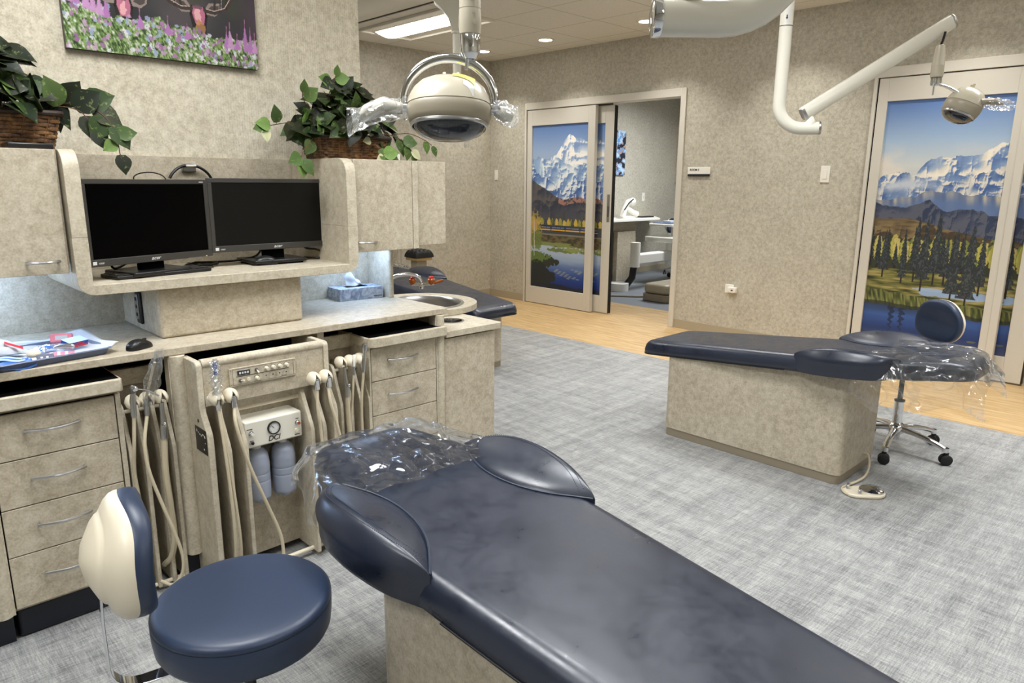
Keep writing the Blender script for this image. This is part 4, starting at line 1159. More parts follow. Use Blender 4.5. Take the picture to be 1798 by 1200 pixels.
clipped('beige instrument hose on the holder just right of the knob panel', 1.185, [(1.185, 2.214, .654), (1.180, 2.205, .575), (1.187, 2.205, .50), (1.195, 2.205, .30), (1.21, 2.22, .06), (1.225, 2.24, .02)])
clipped('beige instrument hose on the holder beside the right side panel', 1.232, [(1.230, 2.214, .654), (1.228, 2.20, .60), (1.245, 2.195, .52), (1.275, 2.195, .36), (1.29, 2.20, .16), (1.275, 2.22, .02), (1.255, 2.24, -.0+.012), (1.235, 2.25, .03)])
# right rack
t = instrument('suction_valve', 'steel suction valve hanging in the left holder of the right rack', 'suction valve', (1.375, 2.34, .58))
W(t).tube([(1.380, 2.340, .560), (1.380, 2.340, .592), (1.378, 2.340, .600), (1.376, 2.342, .635), (1.375, 2.344, .676)], [.0105, .0105, .009, .007, .007], 16).build('valve_body', M['steel'], t, smooth=True, ang=50)
W(t).lathe([(.0065, 0), (.0065, .006), (.003, .008)], (1.381, 2.330, .605), (.2, -1, .2), 14).build('lever_knob', M['chrome'], t, smooth=True)
hose(t, [(1.380, 2.340, .562), (1.384, 2.345, .44), (1.394, 2.352, .30), (1.40, 2.37, .12), (1.40, 2.42, .05)], .0092)
t = instrument('saliva_ejector', 'short suction tip with a white cap in the middle holder of the right rack', 'suction tip', (1.415, 2.345, .66))
W(t).tube([(1.414, 2.344, .640), (1.416, 2.344, .672)], .0062, 12).build('valve', M['steel'], t, smooth=True)
W(t).tube([(1.416, 2.344, .672), (1.418, 2.344, .685), (1.420, 2.343, .712), (1.420, 2.343, .718)], [.0058, .0065, .0088, .006], 14).build('white_tip', M['white'], t, smooth=True)
hose(t, [(1.414, 2.344, .642), (1.408, 2.35, .54), (1.400, 2.36, .40), (1.41, 2.37, .2), (1.43, 2.42, .05)], .0048)
t = instrument('air_water_syringe', 'tall steel air-water syringe in the right holder of the right rack', 'syringe', (1.46, 2.345, .65))
W(t).tube([(1.459, 2.343, .642), (1.462, 2.343, .675), (1.466, 2.343, .722)], [.0062, .0078, .0068], 14).build('handle', M['steel'], t, smooth=True)
W(t).tube([(1.466, 2.343, .720), (1.468, 2.343, .738), (1.470, 2.344, .752)], [.0072, .0115, .012], 14).build('head', M['steel'], t, smooth=True)
W(t).lathe([(.008, 0), (.007, .005), (.002, .006)], (1.470, 2.344, .750), (.1, -.3, 1), 12).build('button', M['chrome'], t, smooth=True)
hose(t, [(1.459, 2.343, .644), (1.452, 2.352, .54), (1.452, 2.36, .40), (1.46, 2.37, .2), (1.47, 2.42, .05)], .0052)

# ------------------------------------------------------------------ things on the screen shelf (surface z = 1.051)
ZS = 1.0512
def monitor(label, x0, y0, x1, y1, zb, zt, left_txt=True, lean=.0, base_off=.06, brand_x=.5):
    dx, dy = x1-x0, y1-y0; w_ = math.hypot(dx, dy); ang = math.atan2(dy, dx)
    t = thing('computer_monitor', label, 'computer screen', ((x0+x1)/2, (y0+y1)/2+.03, ZS), ang)
    h = zt-zb; zb -= ZS; y = -.03
    fr = MB(); bw, bt_ = .016, .024
    fr.box(-w_/2, w_/2, y, y+.018, zb, zb+bt_); fr.box(-w_/2, w_/2, y, y+.018, zb+h-bw, zb+h)
    fr.box(-w_/2, -w_/2+bw, y, y+.018, zb+bt_, zb+h-bw); fr.box(w_/2-bw, w_/2, y, y+.018, zb+bt_, zb+h-bw)
    fr.box(-w_/2+.01, w_/2-.01, y+.012, y+.035, zb+.01, zb+h-.01)
    f = fr.build('bezel', M['bezel'], t, bev=.0015)
    MB().box(-w_/2+bw, w_/2-bw, y+.004, y+.011, zb+bt_, zb+h-bw).build('display_panel', M['screen' if left_txt else 'screen_matt'], t)
    bk = MB(); bk.box(-.14, .14, y+.035, y+.055, zb+.06, zb+h-.06); bk.build('rear_housing', M['black'], t, bev=.01)
    MB().box(-.042, .042, y+.018, y+.05, .010, zb+.10).build('stand_neck', M['matt_black'], t, bev=.003)
    b = MB(); b.prism(rrect(-.112, .112, -.075, .105, .015, 4), 'z', .006, .020); b.build('stand_base', M['black'], t, bev=.003)
    b = MB(); b.prism(rrect(-.100, .100, -.065, .095, .012, 4), 'z', .0004, .006); b.build('base_foot', M['matt_black'], t)
    fm = lambda x, z: face((x, y-.0002, z), (1, 0, 0), (0, 0, 1))
    lettering('acer', .017, 'lettering', M['print_white'], f, fm(w_*(brand_x-.5), zb+.0125), depth=.0002, bold=.0002, shear=.35, sx=1.15)
    MB().box(-w_/2+.012, -w_/2+.025, y-.0003, y, zb+.007, zb+.018).build('badge_print', M['print_white'], f)
    lettering('1080P', .0075, 'lettering', M['print_white'], f, fm(-w_/2+.040, zb+.0105), depth=.0002)
    MB().box(w_/2-.035, w_/2-.018, y-.0003, y, zb+h-.010, zb+h-.0075).build('model_print', M['print_white'], f)
    MB().box(w_/2-.105, w_/2-.022, y-.0004, y+.004, zb+.0008, zb+.0024).build('button_strip', M['dark_steel'], f)
    MB().box(w_/2-.030, w_/2-.026, y-.0006, y, zb+.0020, zb+.0035).build('power_light', mat('power_led', (255, 170, 60), .5, emit=2.0), f)
    return t
monitor('left black computer screen, turned slightly towards the room, acer on its lower frame', .5955, 2.572, 1.043, 2.707, 1.098, 1.378, True, brand_x=.50)
monitor('right black computer screen facing straight out, acer on its lower frame', 1.052, 2.710, 1.560, 2.710, 1.108, 1.384, False, brand_x=.515)
t = thing('keyboard', 'thin black keyboard lying in front of the left screen stand', 'keyboard', (.84, 2.66, ZS), math.radians(10))
b = MB(); b.prism(rrect(-.175, .165, -.062, .058, .008, 3), 'z', .0005, .013); b.build('case', M['black'], t, bev=.003)
for r_ in range(5):
    g = MB()
    for k in range(15):
        x = -.165+k*.0215; g.box(x, x+.0185, -.054+r_*.0215, -.054+r_*.0215+.018, .013, .0155)
    g.build('key_row', M['black'], t, bev=.001)
def mouse(name, label, x, y, z, rz, s=1.0):
    t = thing(name, label, 'computer mouse', (x, y, z), rz)
    g = MB()
    def fn(u, v):
        a = 2*PI*u; ph = v*PI/2
        hx, hy = .029*s, .052*s
        c, s_ = math.cos(a), math.sin(a)
        r = (abs(c)**2.6+abs(s_)**2.6)**(-1/2.6)
        prof = math.cos(ph)**.75 if v < 1 else 0
        yy = hy*r*s_*prof
        hgt = .036*s*(1-.28*(yy/hy+.1)**2-(.18 if yy > 0 else 0)*(yy/hy))
        return (hx*r*c*prof*(1-.12*(1-abs(s_))), yy, hgt*math.sin(ph)**.6 if v > 0 else .0005)
    g.grid(fn, 36, 12, closed_u=True); g.build('shell', M['black'], t, smooth=True, ang=80)
    W0 = MB(); W0.box(-.0022, .0022, .018*s, .034*s, .026*s, .0335*s); W0.build('scroll_wheel', M['rubber'], t, bev=.001)
    return t
mouse('computer_mouse', 'black mouse lying on the screen shelf before the right stand', 1.245, 2.695, ZS, math.radians(75), 1.0)
mouse('computer_mouse', 'black mouse standing alone on the worktop left of the boxed column', .690, 2.452, .8408, math.radians(-62), .88)
t = thing('cable_coil', 'coiled thin black cable beside the left screen on the shelf', 'cable', (1.03, 2.80, ZS))
pts = []
for k in range(90):
    a = k*2*PI/22; pts.append((1.04+(.055+.008*math.sin(k*.9))*math.cos(a), 2.80+(.050)*math.sin(a), ZS+.004+.003*(k/30)+.002*math.sin(k*1.7)))
W(t).tube(pts, .0022, 6).build('coil', M['black'], t, smooth=True)
W(t).box(.975, 1.018, 2.668, 2.692, ZS+.0005, ZS+.009).build('adapter', M['black'], t, bev=.002)
W(t).tube(catmull([(1.018, 2.68, ZS+.005), (1.05, 2.71, ZS+.004), (1.06, 2.76, ZS+.006)]), .0015, 6).build('lead', M['black'], t, smooth=True)
for (nm, lb, pts) in (('power_cable', 'black cable running from the left coil up behind the right screen', [(1.03, 2.84, ZS+.012), (1.12, 2.80, ZS+.012), (1.20, 2.79, ZS+.016), (1.26, 2.79, ZS+.03), (1.285, 2.785, ZS+.07)]),
                      ('power_cable', 'black cable looping out behind the right end of the right screen', [(1.43, 2.78, ZS+.085), (1.46, 2.76, ZS+.05), (1.50, 2.74, ZS+.042), (1.53, 2.73, ZS+.025), (1.52, 2.735, ZS+.008), (1.46, 2.78, ZS+.008)]),
                      ('power_cable', 'black cable hanging under the left screen near its stand', [(.70, 2.70, ZS+.055), (.705, 2.71, ZS+.03), (.73, 2.73, ZS+.025), (.79, 2.77, ZS+.045)]),
                      ('thin_cable', 'thin black cable arching over the top of the left screen', [(.800, 2.70, 1.375), (.803, 2.70, 1.388), (.83, 2.71, 1.399), (.88, 2.73, 1.400), (.93, 2.78, 1.382), (.95, 2.82, 1.33)])):
    t = thing(nm, lb, 'cable', pts[0]); W(t).tube(catmull(pts), .0042 if nm == 'power_cable' else .0022, 8).build('lead', M['black'], t, smooth=True)
t = thing('headset', 'dark headset band on a small grey wall hook above the screens', 'headset', (1.075, 2.92, 1.40))
W(t).tube(arc((1.075, 1.345), .088, 25, 155, 24, 'xz', 2.925), [.0055]*25, 8).build('head_band', M['black'], t, smooth=True)
W(t).box(1.058, 1.096, 2.912, 2.936, 1.4275, 1.4355).build('band_pad', M['white'], t, bev=.002)
for s_ in (-1, 1): W(t).lathe([(.022, -.012), (.028, -.008), (.028, .008), (.02, .012)], (1.075+s_*.085, 2.91, 1.34), (1, 0, 0), 18).build('ear_cup', M['black'], t, smooth=True)
t2 = thing('wall_hook', 'small grey hook holding the headset on the back panel', 'hook', (1.077, 2.945, 1.41))
W(t2).box(1.050, 1.100, 2.930, 2.9485, 1.408, 1.426).build('hook_block', M['dark_steel'], t2, bev=.002)

# ------------------------------------------------------------------ things on the worktop (z = .840)
ZT = .8405
t = thing('tissue_box', 'blue-grey tissue box with a tissue standing up, right end of the worktop', 'tissue box', (1.765, 2.875, ZT), math.radians(-4))
M['tissue_box'] = mat('tissue_box_print', (150, 162, 180), .5); tt = NT(M['tissue_box'])
tt.base(tt.ramp(tt.noise(tt.coord(), 26, 4, .6, 1.5), [(.35, (116, 128, 150)), (.5, (160, 170, 188)), (.65, (200, 206, 216))]))
MB().box(-.112, .112, -.06, .06, .0, .055).build('carton', M['tissue_box'], t, bev=.001)
MB().box(-.055, .055, -.018, .018, .0552, .0556).build('slot_opening', M['matt_black'], t)
MB().box(.06, .105, -.0606, -.0601, .010, .013).build('print', M['print_dark'], t)
g = MB()
def tis(u, v):
    x = -.045+.085*u + .010*math.sin(9*v+3*u)*v; w_ = (1-.35*v)
    return (-.028+(x+.028)*w_-.012*v, .010*math.sin(7*u+2)*(1-.3*v)+.012*math.sin(5*v+4*u)*v, .056+.062*v*(1+.35*math.sin(4.2*u+1)))
g.grid(tis, 24, 14); g.build('tissue', mat('tissue_paper', (236, 240, 244), .9), t, smooth=True, solid=.0006)

t = thing('instrument_tray', 'blue-grey plastic tray lined with white paper at the left end of the worktop', 'tray', (.43, 2.52, ZT), math.radians(10.5))
def tray_ring(hx, hy, z, r=.02): return [(p[0], p[1], z) for p in rrect(-hx, hx, -hy, hy, r, 4)]
MB().loft([tray_ring(.148, .108, .0005), tray_ring(.158, .118, .020), tray_ring(.163, .123, .0205), tray_ring(.160, .120, .0235), tray_ring(.155, .115, .0215), tray_ring(.145, .105, .003)]).build('tray_body', M['tray_blue'], t, smooth=True, ang=40)
lg = MB()
def liner(u, v):
    x = -.165+.345*u; y = -.115+.25*v; ex = max(0, abs(x)-.135)/.03; ey = max(0, abs(y)-.098)/.03
    return (x, y, .006+.020*min(1.2, max(ex, ey))+.004*math.sin(14*u+8*v)*(.3+.7*min(1, ex+ey))+.014*max(0, u-.8)*max(0, v-.5)*10)
lg.grid(liner, 34, 26); lg.build('paper_liner', M['paper'], t, smooth=True, solid=.0006)
def small(name, label, cat, x, y, z, rz, tilt=0.0):
    t = thing(name, label, cat, (x, y, z), rz); t.rotation_euler = (tilt, 0, rz); return t
t = small('toothpaste_box', 'small red and blue toothpaste carton lying on the tray', 'box', .527, 2.545, .862, math.radians(28), math.radians(16))
MB().box(-.034, .034, -.018, .018, 0, .018).build('carton', M['tooth_blue'], t, bev=.001)
MB().box(-.034, .034, -.0185, -.0181, .0005, .007).build('red_band', M['tooth_red'], t); MB().box(-.0344, .0344, -.0184, .0184, .018, .0184).build('top_print', M['light_blue'], t)
lettering('Colgate', .012, 'lettering', M['tooth_red'], t, face((0, -.0187, .0125), (1, 0, 0), (0, 0, 1)), depth=.0002, bold=.0002)
t = small('sample_box', 'pink and white sample carton standing behind the toothpaste on the tray', 'box', .505, 2.60, .864, math.radians(-20), math.radians(-24))
MB().box(-.03, .03, -.012, .012, 0, .026).build('carton', M['pink'], t, bev=.001); MB().box(-.016, .018, -.0125, -.0121, .006, .02).build('print', M['paper'], t)
t = small('pink_packet', 'pink striped packet at the front of the tray', 'packet', .475, 2.475, .852, math.radians(-14), math.radians(8))
MB().box(-.035, .035, -.016, .016, 0, .003).build('packet_body', M['pink'], t, bev=.001)
for k in range(3): MB().box(-.03+.02*k, -.022+.02*k, -.016, .016, .003, .0034).build('stripe', M['paper'], t)
t = small('navy_packet', 'dark navy printed packet at the front of the tray', 'packet', .428, 2.448, .853, math.radians(-8), math.radians(40))
MB().box(-.022, .022, -.012, .012, 0, .004).build('packet_body', M['navy_print'], t, bev=.001)
for k in range(2): MB().box(-.012+.014*k, -.006+.014*k, -.003, .003, .004, .0044).build('print', M['print_white'], t)
t = small('foil_tube', 'small silver tube lying across the packets on the tray', 'tube', .492, 2.498, .862, math.radians(-35))
MB().tube([(-.03, 0, .006), (-.01, 0, .008), (.022, 0, .008), (.026, 0, .008)], [.004, .009, .0085, .005], 14).build('tube_body', M['steel'], t, smooth=True)
t = small('clear_pouch', 'crumpled clear pouch with blue print behind the packets on the tray', 'pouch', .455, 2.56, .852, .3)
g = MB(); g.grid(lambda u, v: (-.045+.09*u, -.03+.06*v, .006+.010*math.sin(PI*u)*math.sin(PI*v)+.004*math.sin(17*u+9*v)), 20, 16); g.build('pouch_film', M['film_soft'], t, smooth=True)
g = MB(); g.grid(lambda u, v: (-.03+.05*u, -.02+.03*v, .008+.008*math.sin(PI*u)*math.sin(PI*v)), 10, 8); g.build('blue_print', M['blue_steri'], t, smooth=True, solid=.0006)
t = small('cotton_roll', 'small cream cotton puck on the tray paper', 'cotton', .412, 2.52, .849, 0)
MB().lathe([(.0, 0), (.016, .001), (.020, .008), (.017, .015), (0, .017)], (0, 0, 0), seg=20).build('puck', M['cream'], t, smooth=True)
t = small('white_bag', 'crumpled white bag with red print at the left edge of the tray', 'bag', .345, 2.56, .852, math.radians(-12))
def bag(u, v):
    a = 2*PI*u; r = math.sin(PI*v)
    return (-.05+.17*v-.06, .052*r*math.cos(a)*(1+.15*math.sin(3*a+5*v)), .002+.024*max(0, (1+math.sin(a)))*r*(1+.2*math.sin(5*a+9*v)))
g = MB(); g.grid(bag, 26, 18, closed_u=True); g.build('bag_body', M['paper'], t, smooth=True)
g = MB(); g.grid(lambda u, v: (.005+.045*u, -.030+.012*v-.01*u, .044-.02*u+.004*v), 6, 3); g.build('red_print', M['tooth_red'], t, solid=.0005)
t = small('blue_drape', 'folded light blue and dark blue cloth hanging over the worktop edge at the left', 'cloth', .33, 2.41, .845, math.radians(8))
def drp(u, v):
    x = -.13+.19*u; y = .05-.075*v
    return (x+.02*v*math.sin(3*u), y, .016+.006*math.sin(11*u+3*v)+.004*math.sin(19*v+4*u)-(.018*max(0, v-.45)/.55))
g = MB(); g.grid(drp, 24, 14); g.build('cloth_sheet', M['blue_steri'], t, smooth=True, solid=.0015)
g = MB(); g.grid(lambda u, v: (-.12+.165*u, .045-.04*v, .0195+.006*math.sin(11*u*.95+3*v*.5)+.003*math.sin(19*v*.5)), 20, 8); g.build('light_fold', M['light_blue'], t, smooth=True, solid=.001)
t = thing('network_box', 'flat black box lying on the left wall cabinet before the basket', 'electronic box', (.49, 2.61, 1.4645))
W(t).box(.43, .548, 2.575, 2.665, 1.4648, 1.482).build('case', M['black'], t, bev=.004)
t = thing('small_white_clip', 'small white plastic clip standing beside the right basket', 'clip', (1.845, 2.62, 1.465))
W(t).box(1.835, 1.853, 2.615, 2.63, 1.4655, 1.492).build('clip_body', M['white'], t, bev=.003)
# ------------------------------------------------------------------ treatment chairs
from mathutils import noise as mn
def interp(x, pts):
    if x <= pts[0][0]: return pts[0][1]
    for (a, b), (c, d) in zip(pts[:-1], pts[1:]):
        if x <= c: 
            t = (x-a)/(c-a); return b+(d-b)*t
    return pts[-1][1]
def smooth_interp(x, pts):
    if x <= pts[0][0]: return pts[0][1]
    n = len(pts)
    for i in range(n-1):
        if x <= pts[i+1][0]:
            x0, y0 = pts[i]; x1, y1 = pts[i+1]
            m0 = (y1-pts[i-1][1])/(x1-pts[i-1][0]) if i > 0 else (y1-y0)/(x1-x0)
            m1 = (pts[i+2][1]-y0)/(pts[i+2][0]-x0) if i+2 < n else (y1-y0)/(x1-x0)
            h = x1-x0; t = (x-x0)/h
            return ((2*t**3-3*t*t+1)*y0+(t**3-2*t*t+t)*h*m0+(-2*t**3+3*t*t)*y1+(t**3-t*t)*h*m1)
    return pts[-1][1]
HALF = [(0, .175), (.012, .196), (.045, .213), (.10, .221), (.40, .238), (.80, .262), (.92, .268), (1.02, .270), (1.20, .255), (1.30, .236), (1.36, .220), (1.46, .188), (1.54, .160), (1.585, .135), (1.605, .10)]
UMAX = 1.605
TH = .078
def zb(u): return .430+.095*u
def zt(u, x=0.0, w=.25):
    t = TH
    if u < .06: t -= .028*(1-u/.06)**2
    if u > 1.50: t -= .030*((u-1.50)/.105)**2
    d = .010*math.exp(-((u-1.15)/.28)**2)*math.cos(min(1, abs(x)/w)*PI/2)       # slight hollow between the side pads
    return zb(u)+t+.004-d
def cushion_ring(u, n=18):
    w = smooth_interp(u, HALF); b = zb(u); top = zt(u, 0, w)
    R = min(.040, w*.4); pts = []
    # top from -x to +x then side down and bottom back
    xs = [-w+R+(2*(w-R))*k/14 for k in range(15)]
    left = [(-w-.004, b+.010), (-w-.005, b+.03)] + [(-w+R-R*math.cos(math.radians(a)), None, a) for a in (12, 30, 50, 70)]
    P = []
    P.append((-w-.003, b+.006)); P.append((-w-.005, b+.028))
    for a in (8, 25, 42, 60, 76):
        P.append((-w+R-R*math.cos(math.radians(a)), zt(u, w, w)-R*.75+R*.75*math.sin(math.radians(a))))
    for x in xs: P.append((x, zt(u, x, w)))
    for a in (76, 60, 42, 25, 8):
        P.append((w-R+R*math.cos(math.radians(a)), zt(u, w, w)-R*.75+R*.75*math.sin(math.radians(a))))
    P.append((w+.005, b+.028)); P.append((w+.003, b+.006)); P.append((w-.006, b)); P.append((-w+.006, b))
    return [(x, u, z) for x, z in P]
OUT = [(.90, .262), (.93, .275), (1.0, .303), (1.08, .318), (1.16, .322), (1.24, .314), (1.295, .286), (1.325, .246), (1.345, .208)]
INN = [(.90, .262), (.94, .232), (1.0, .190), (1.07, .160), (1.14, .147), (1.20, .148), (1.26, .163), (1.31, .186), (1.345, .205)]
def bolster(sg):
    rings = []; N = 30; u0, u1 = .90, 1.345
    for i in range(N+1):
        s = i/N; s = .5-.5*math.cos(PI*s); u = u0+(u1-u0)*s
        o = smooth_interp(u, OUT); q = smooth_interp(u, INN); b = zb(u)
        h = .058*max(0, math.sin(PI*(u-u0)/(u1-u0)))**.6; kk = min(1, (u-u0)/.07, (u1-u)/.05)
        P = []
        P.append((q, b+.03)); P.append((q, zt(u, q, .26)-.004))
        for k in range(1, 11):
            f = k/11; x = q+(o-q)*(1-(1-f)**1.25)
            P.append((x, zt(u, q, .26)-.004+(h+.004)*math.sin(PI*min(1, f*1.0)**.75*.5+0)*(1 if f < .72 else 1-.55*((f-.72)/.28)**2)))
        ztop = zt(u, q, .26)
        for (e, f) in ((.006, .50), (.010, .18), (.008, -.25), (.004, -.6)):
            P.append((o+e*kk, ztop-.006+f*(.035 if f < 0 else .035*kk)))
        P.append((o+.002*kk, b+.016)); P.append((o-.004, b+.0015)); P.append((min(q+.02, (q+o)/2), b+.0015))
        rings.append([(sg*x, u, z) for x, z in P])
    m = MB(); m.loft(rings); return m
def wrinkle(p, s, a): return a*mn.noise(V(p)*s)
def film_cover(hang, lift, u0, u1, seed, widen=.0, tail=.06):
    m = MB()
    off = V((seed, seed*.7, 0))
    def fn(a, b):
        s = -1+2*b
        ue = u0 + .035*mn.noise(V((s*2.3, seed, 0)))-.02*abs(s)
        u = ue+(u1-ue)*a
        uu = min(u, UMAX-.01); w = smooth_interp(uu, HALF)+.010+widen
        f = abs(s); sg = 1 if s >= 0 else -1
        over = max(0, u-(UMAX-.02))
        if f < .6:
            x = sg*w*(f/.6); z = zt(uu, x, w)+.006+lift*math.exp(-((f-.3)/.25)**2)
        else:
            q = (f-.6)/.4
            x = sg*(w+.016*math.sin(PI*q)+.025*q+.02*q*mn.noise(V((u*7, seed+sg, 2))))
            hg = hang[0 if sg < 0 else 1]*(1+.35*mn.noise(V((u*5, sg*3+seed, 1))))*(.55+.45*math.sin(PI*min(1, max(0, (u-u0)/(u1-u0)*.9+.1))))
            z = zt(uu, w, w)-.010-hg*q
            u += .03*q*(a-.5)
        if over > 0: z -= over*1.1
        p = V((x, u, z)); pn = p+off
        pq = V((pn.x*1.4, pn.y*.8, pn.z)); d = abs(wrinkle(pq, 7, .024))+abs(wrinkle(pq, 15, .008))
        z += max(-.003, d) if f < .62 else d*.4
        x += wrinkle(pn, 9, .026)*(1 if f >= .6 else .2)+wrinkle(pn, 22, .004)*(1 if f >= .6 else .2)
        return (x, u, z)
    m.grid(fn, 76, 96); return m
def make_chair(label, loc, rz, group, cover=None, cov_label=None):
    t = thing('treatment_chair', label, 'dental chair', loc, rz)
    # rings along the length
    us = [0, .006, .015, .03, .05, .08, .12, .18, .26, .36, .46, .56, .66, .76, .86, .94, 1.0, 1.06, 1.12, 1.18, 1.24, 1.30, 1.34, 1.38, 1.43, 1.48, 1.52, 1.555, 1.58, 1.597, UMAX]
    m = MB(); m.loft([cushion_ring(u) for u in us])
    c = m.build('cushion', M['navy'], t, smooth=True, ang=60)
    ed = MB()
    for sg in (-1, 1):
        ed.tube([(sg*(smooth_interp(u, HALF)+.0025), u, zb(u)+.003) for u in us if u < .93], .0028, 6)
    ed.tube([(x, -.001, zb(0)+.007) for x in (-.18, -.09, 0, .09, .18)], .0028, 6)
    ed.build('edge_piping', M['rubber'], c, smooth=True)
    for sg in (-1, 1):
        b = bolster(sg).build('side_bolster', M['navy'], t, smooth=True, ang=62)
        us2 = [.905+.43*k/40 for k in range(41)]
        pp = MB(); pp.tube([(sg*smooth_interp(u, INN), u, zt(u, smooth_interp(u, INN), .26)+.0015) for u in us2], .0026, 6)
        pp.build('piping', M['navy_pipe'], b, smooth=True)
        st = MB()
        for rr, ofs in ((0, .020), (1, .034)):
            for k in range(70):
                u = .935+.375*k/70; o = smooth_interp(u, OUT); q = smooth_interp(u, INN); h = .058*max(0, math.sin(PI*(u-.90)/.445))**.6
                fx = 1-ofs/(o-q); f = 1-(1-fx)**(1/1.25) if fx < 1 else 1
                f = min(.985, max(.3, f))
                z = zt(u, q, .26)-.004+(h+.004)*math.sin(PI*min(1, f)**.75*.5)*(1 if f < .72 else 1-.55*((f-.72)/.28)**2)
                x = o-ofs
                st.tube([(sg*x, u, z+.0007), (sg*x, u+.0032, z+.0007)], .0009, 4)
        st.build('stitching', M['thread'], b)
    # pedestal
    ub0, ub1 = .18, 1.15; hw = .226
    pl = rrect(-hw, hw, ub0, ub1, .035, 6, (1, 1, 1, 1))
    g = MB(); n = len(pl)
    vs = [(x, y, .045) for x, y in pl] + [(x, y, zb(y)-.001) for x, y in pl]
    g.add(vs, [tuple(range(n))[::-1], tuple(range(n, 2*n))]+[(i, (i+1) % n, n+(i+1) % n, n+i) for i in range(n)])
    g.build('pedestal', M['lam'], t, smooth=True, ang=40)
    MB().prism(rrect(-hw+.004, hw-.004, ub0+.004, ub1-.004, .033, 6), 'z', .001, .045).build('kick_plate', M['kick_metal'], t, smooth=True, ang=40)
    return t
M['navy_pipe'] = mat('navy_piping', (0.035, 0.047, 0.075), 0.35)
M['thread'] = mat('navy_thread', (0.05, 0.065, 0.10), 0.6)
M['kick_metal'] = mat('taupe_metal_kick', (158, 146, 126), 0.35, metal=.4)
ch1 = make_chair('navy padded dental chair in the foreground, its head end under clear film', (1.045, .14, 0), 0, None)
ch2 = copy_tree(ch1); ch2.location = (3.475, 2.30, 0); ch2.rotation_euler = (0, 0, PI)
ch2['label'] = 'navy padded dental chair at the right with its whole beige pedestal in view'
ch3 = copy_tree(ch1); ch3.location = (3.39, 3.64, 0); ch3.rotation_euler = (0, 0, 0)
ch3['label'] = 'navy padded dental chair farthest back, behind the sink counter'
for c_ in (ch1, ch2, ch3): c_['group'] = 'padded treatment chairs'
fc = thing('plastic_cover', 'clear crinkled plastic film draped over the head end of the foreground chair', 'plastic cover', (1.045, .14, 0), 0)
film_cover((.10, .05), .008, 1.235, 1.635, 3.0, widen=.02).build('film_sheet', M['film'], fc, smooth=True, ang=50)
fc = thing('plastic_cover', 'clear plastic film hanging low over the head end of the right-hand chair', 'plastic cover', (3.475, 2.30, 0), PI)
film_cover((.15, .21), .012, 1.21, 1.66, 8.0, widen=.012).build('film_sheet', M['film'], fc, smooth=True, ang=50)
fc = thing('plastic_cover', 'small white crumpled film on the head end of the farthest chair', 'plastic cover', (3.39, 3.64, 0), 0)
film_cover((.03, .03), .02, 1.38, 1.62, 5.0).build('film_sheet', M['film'], fc, smooth=True, ang=50)

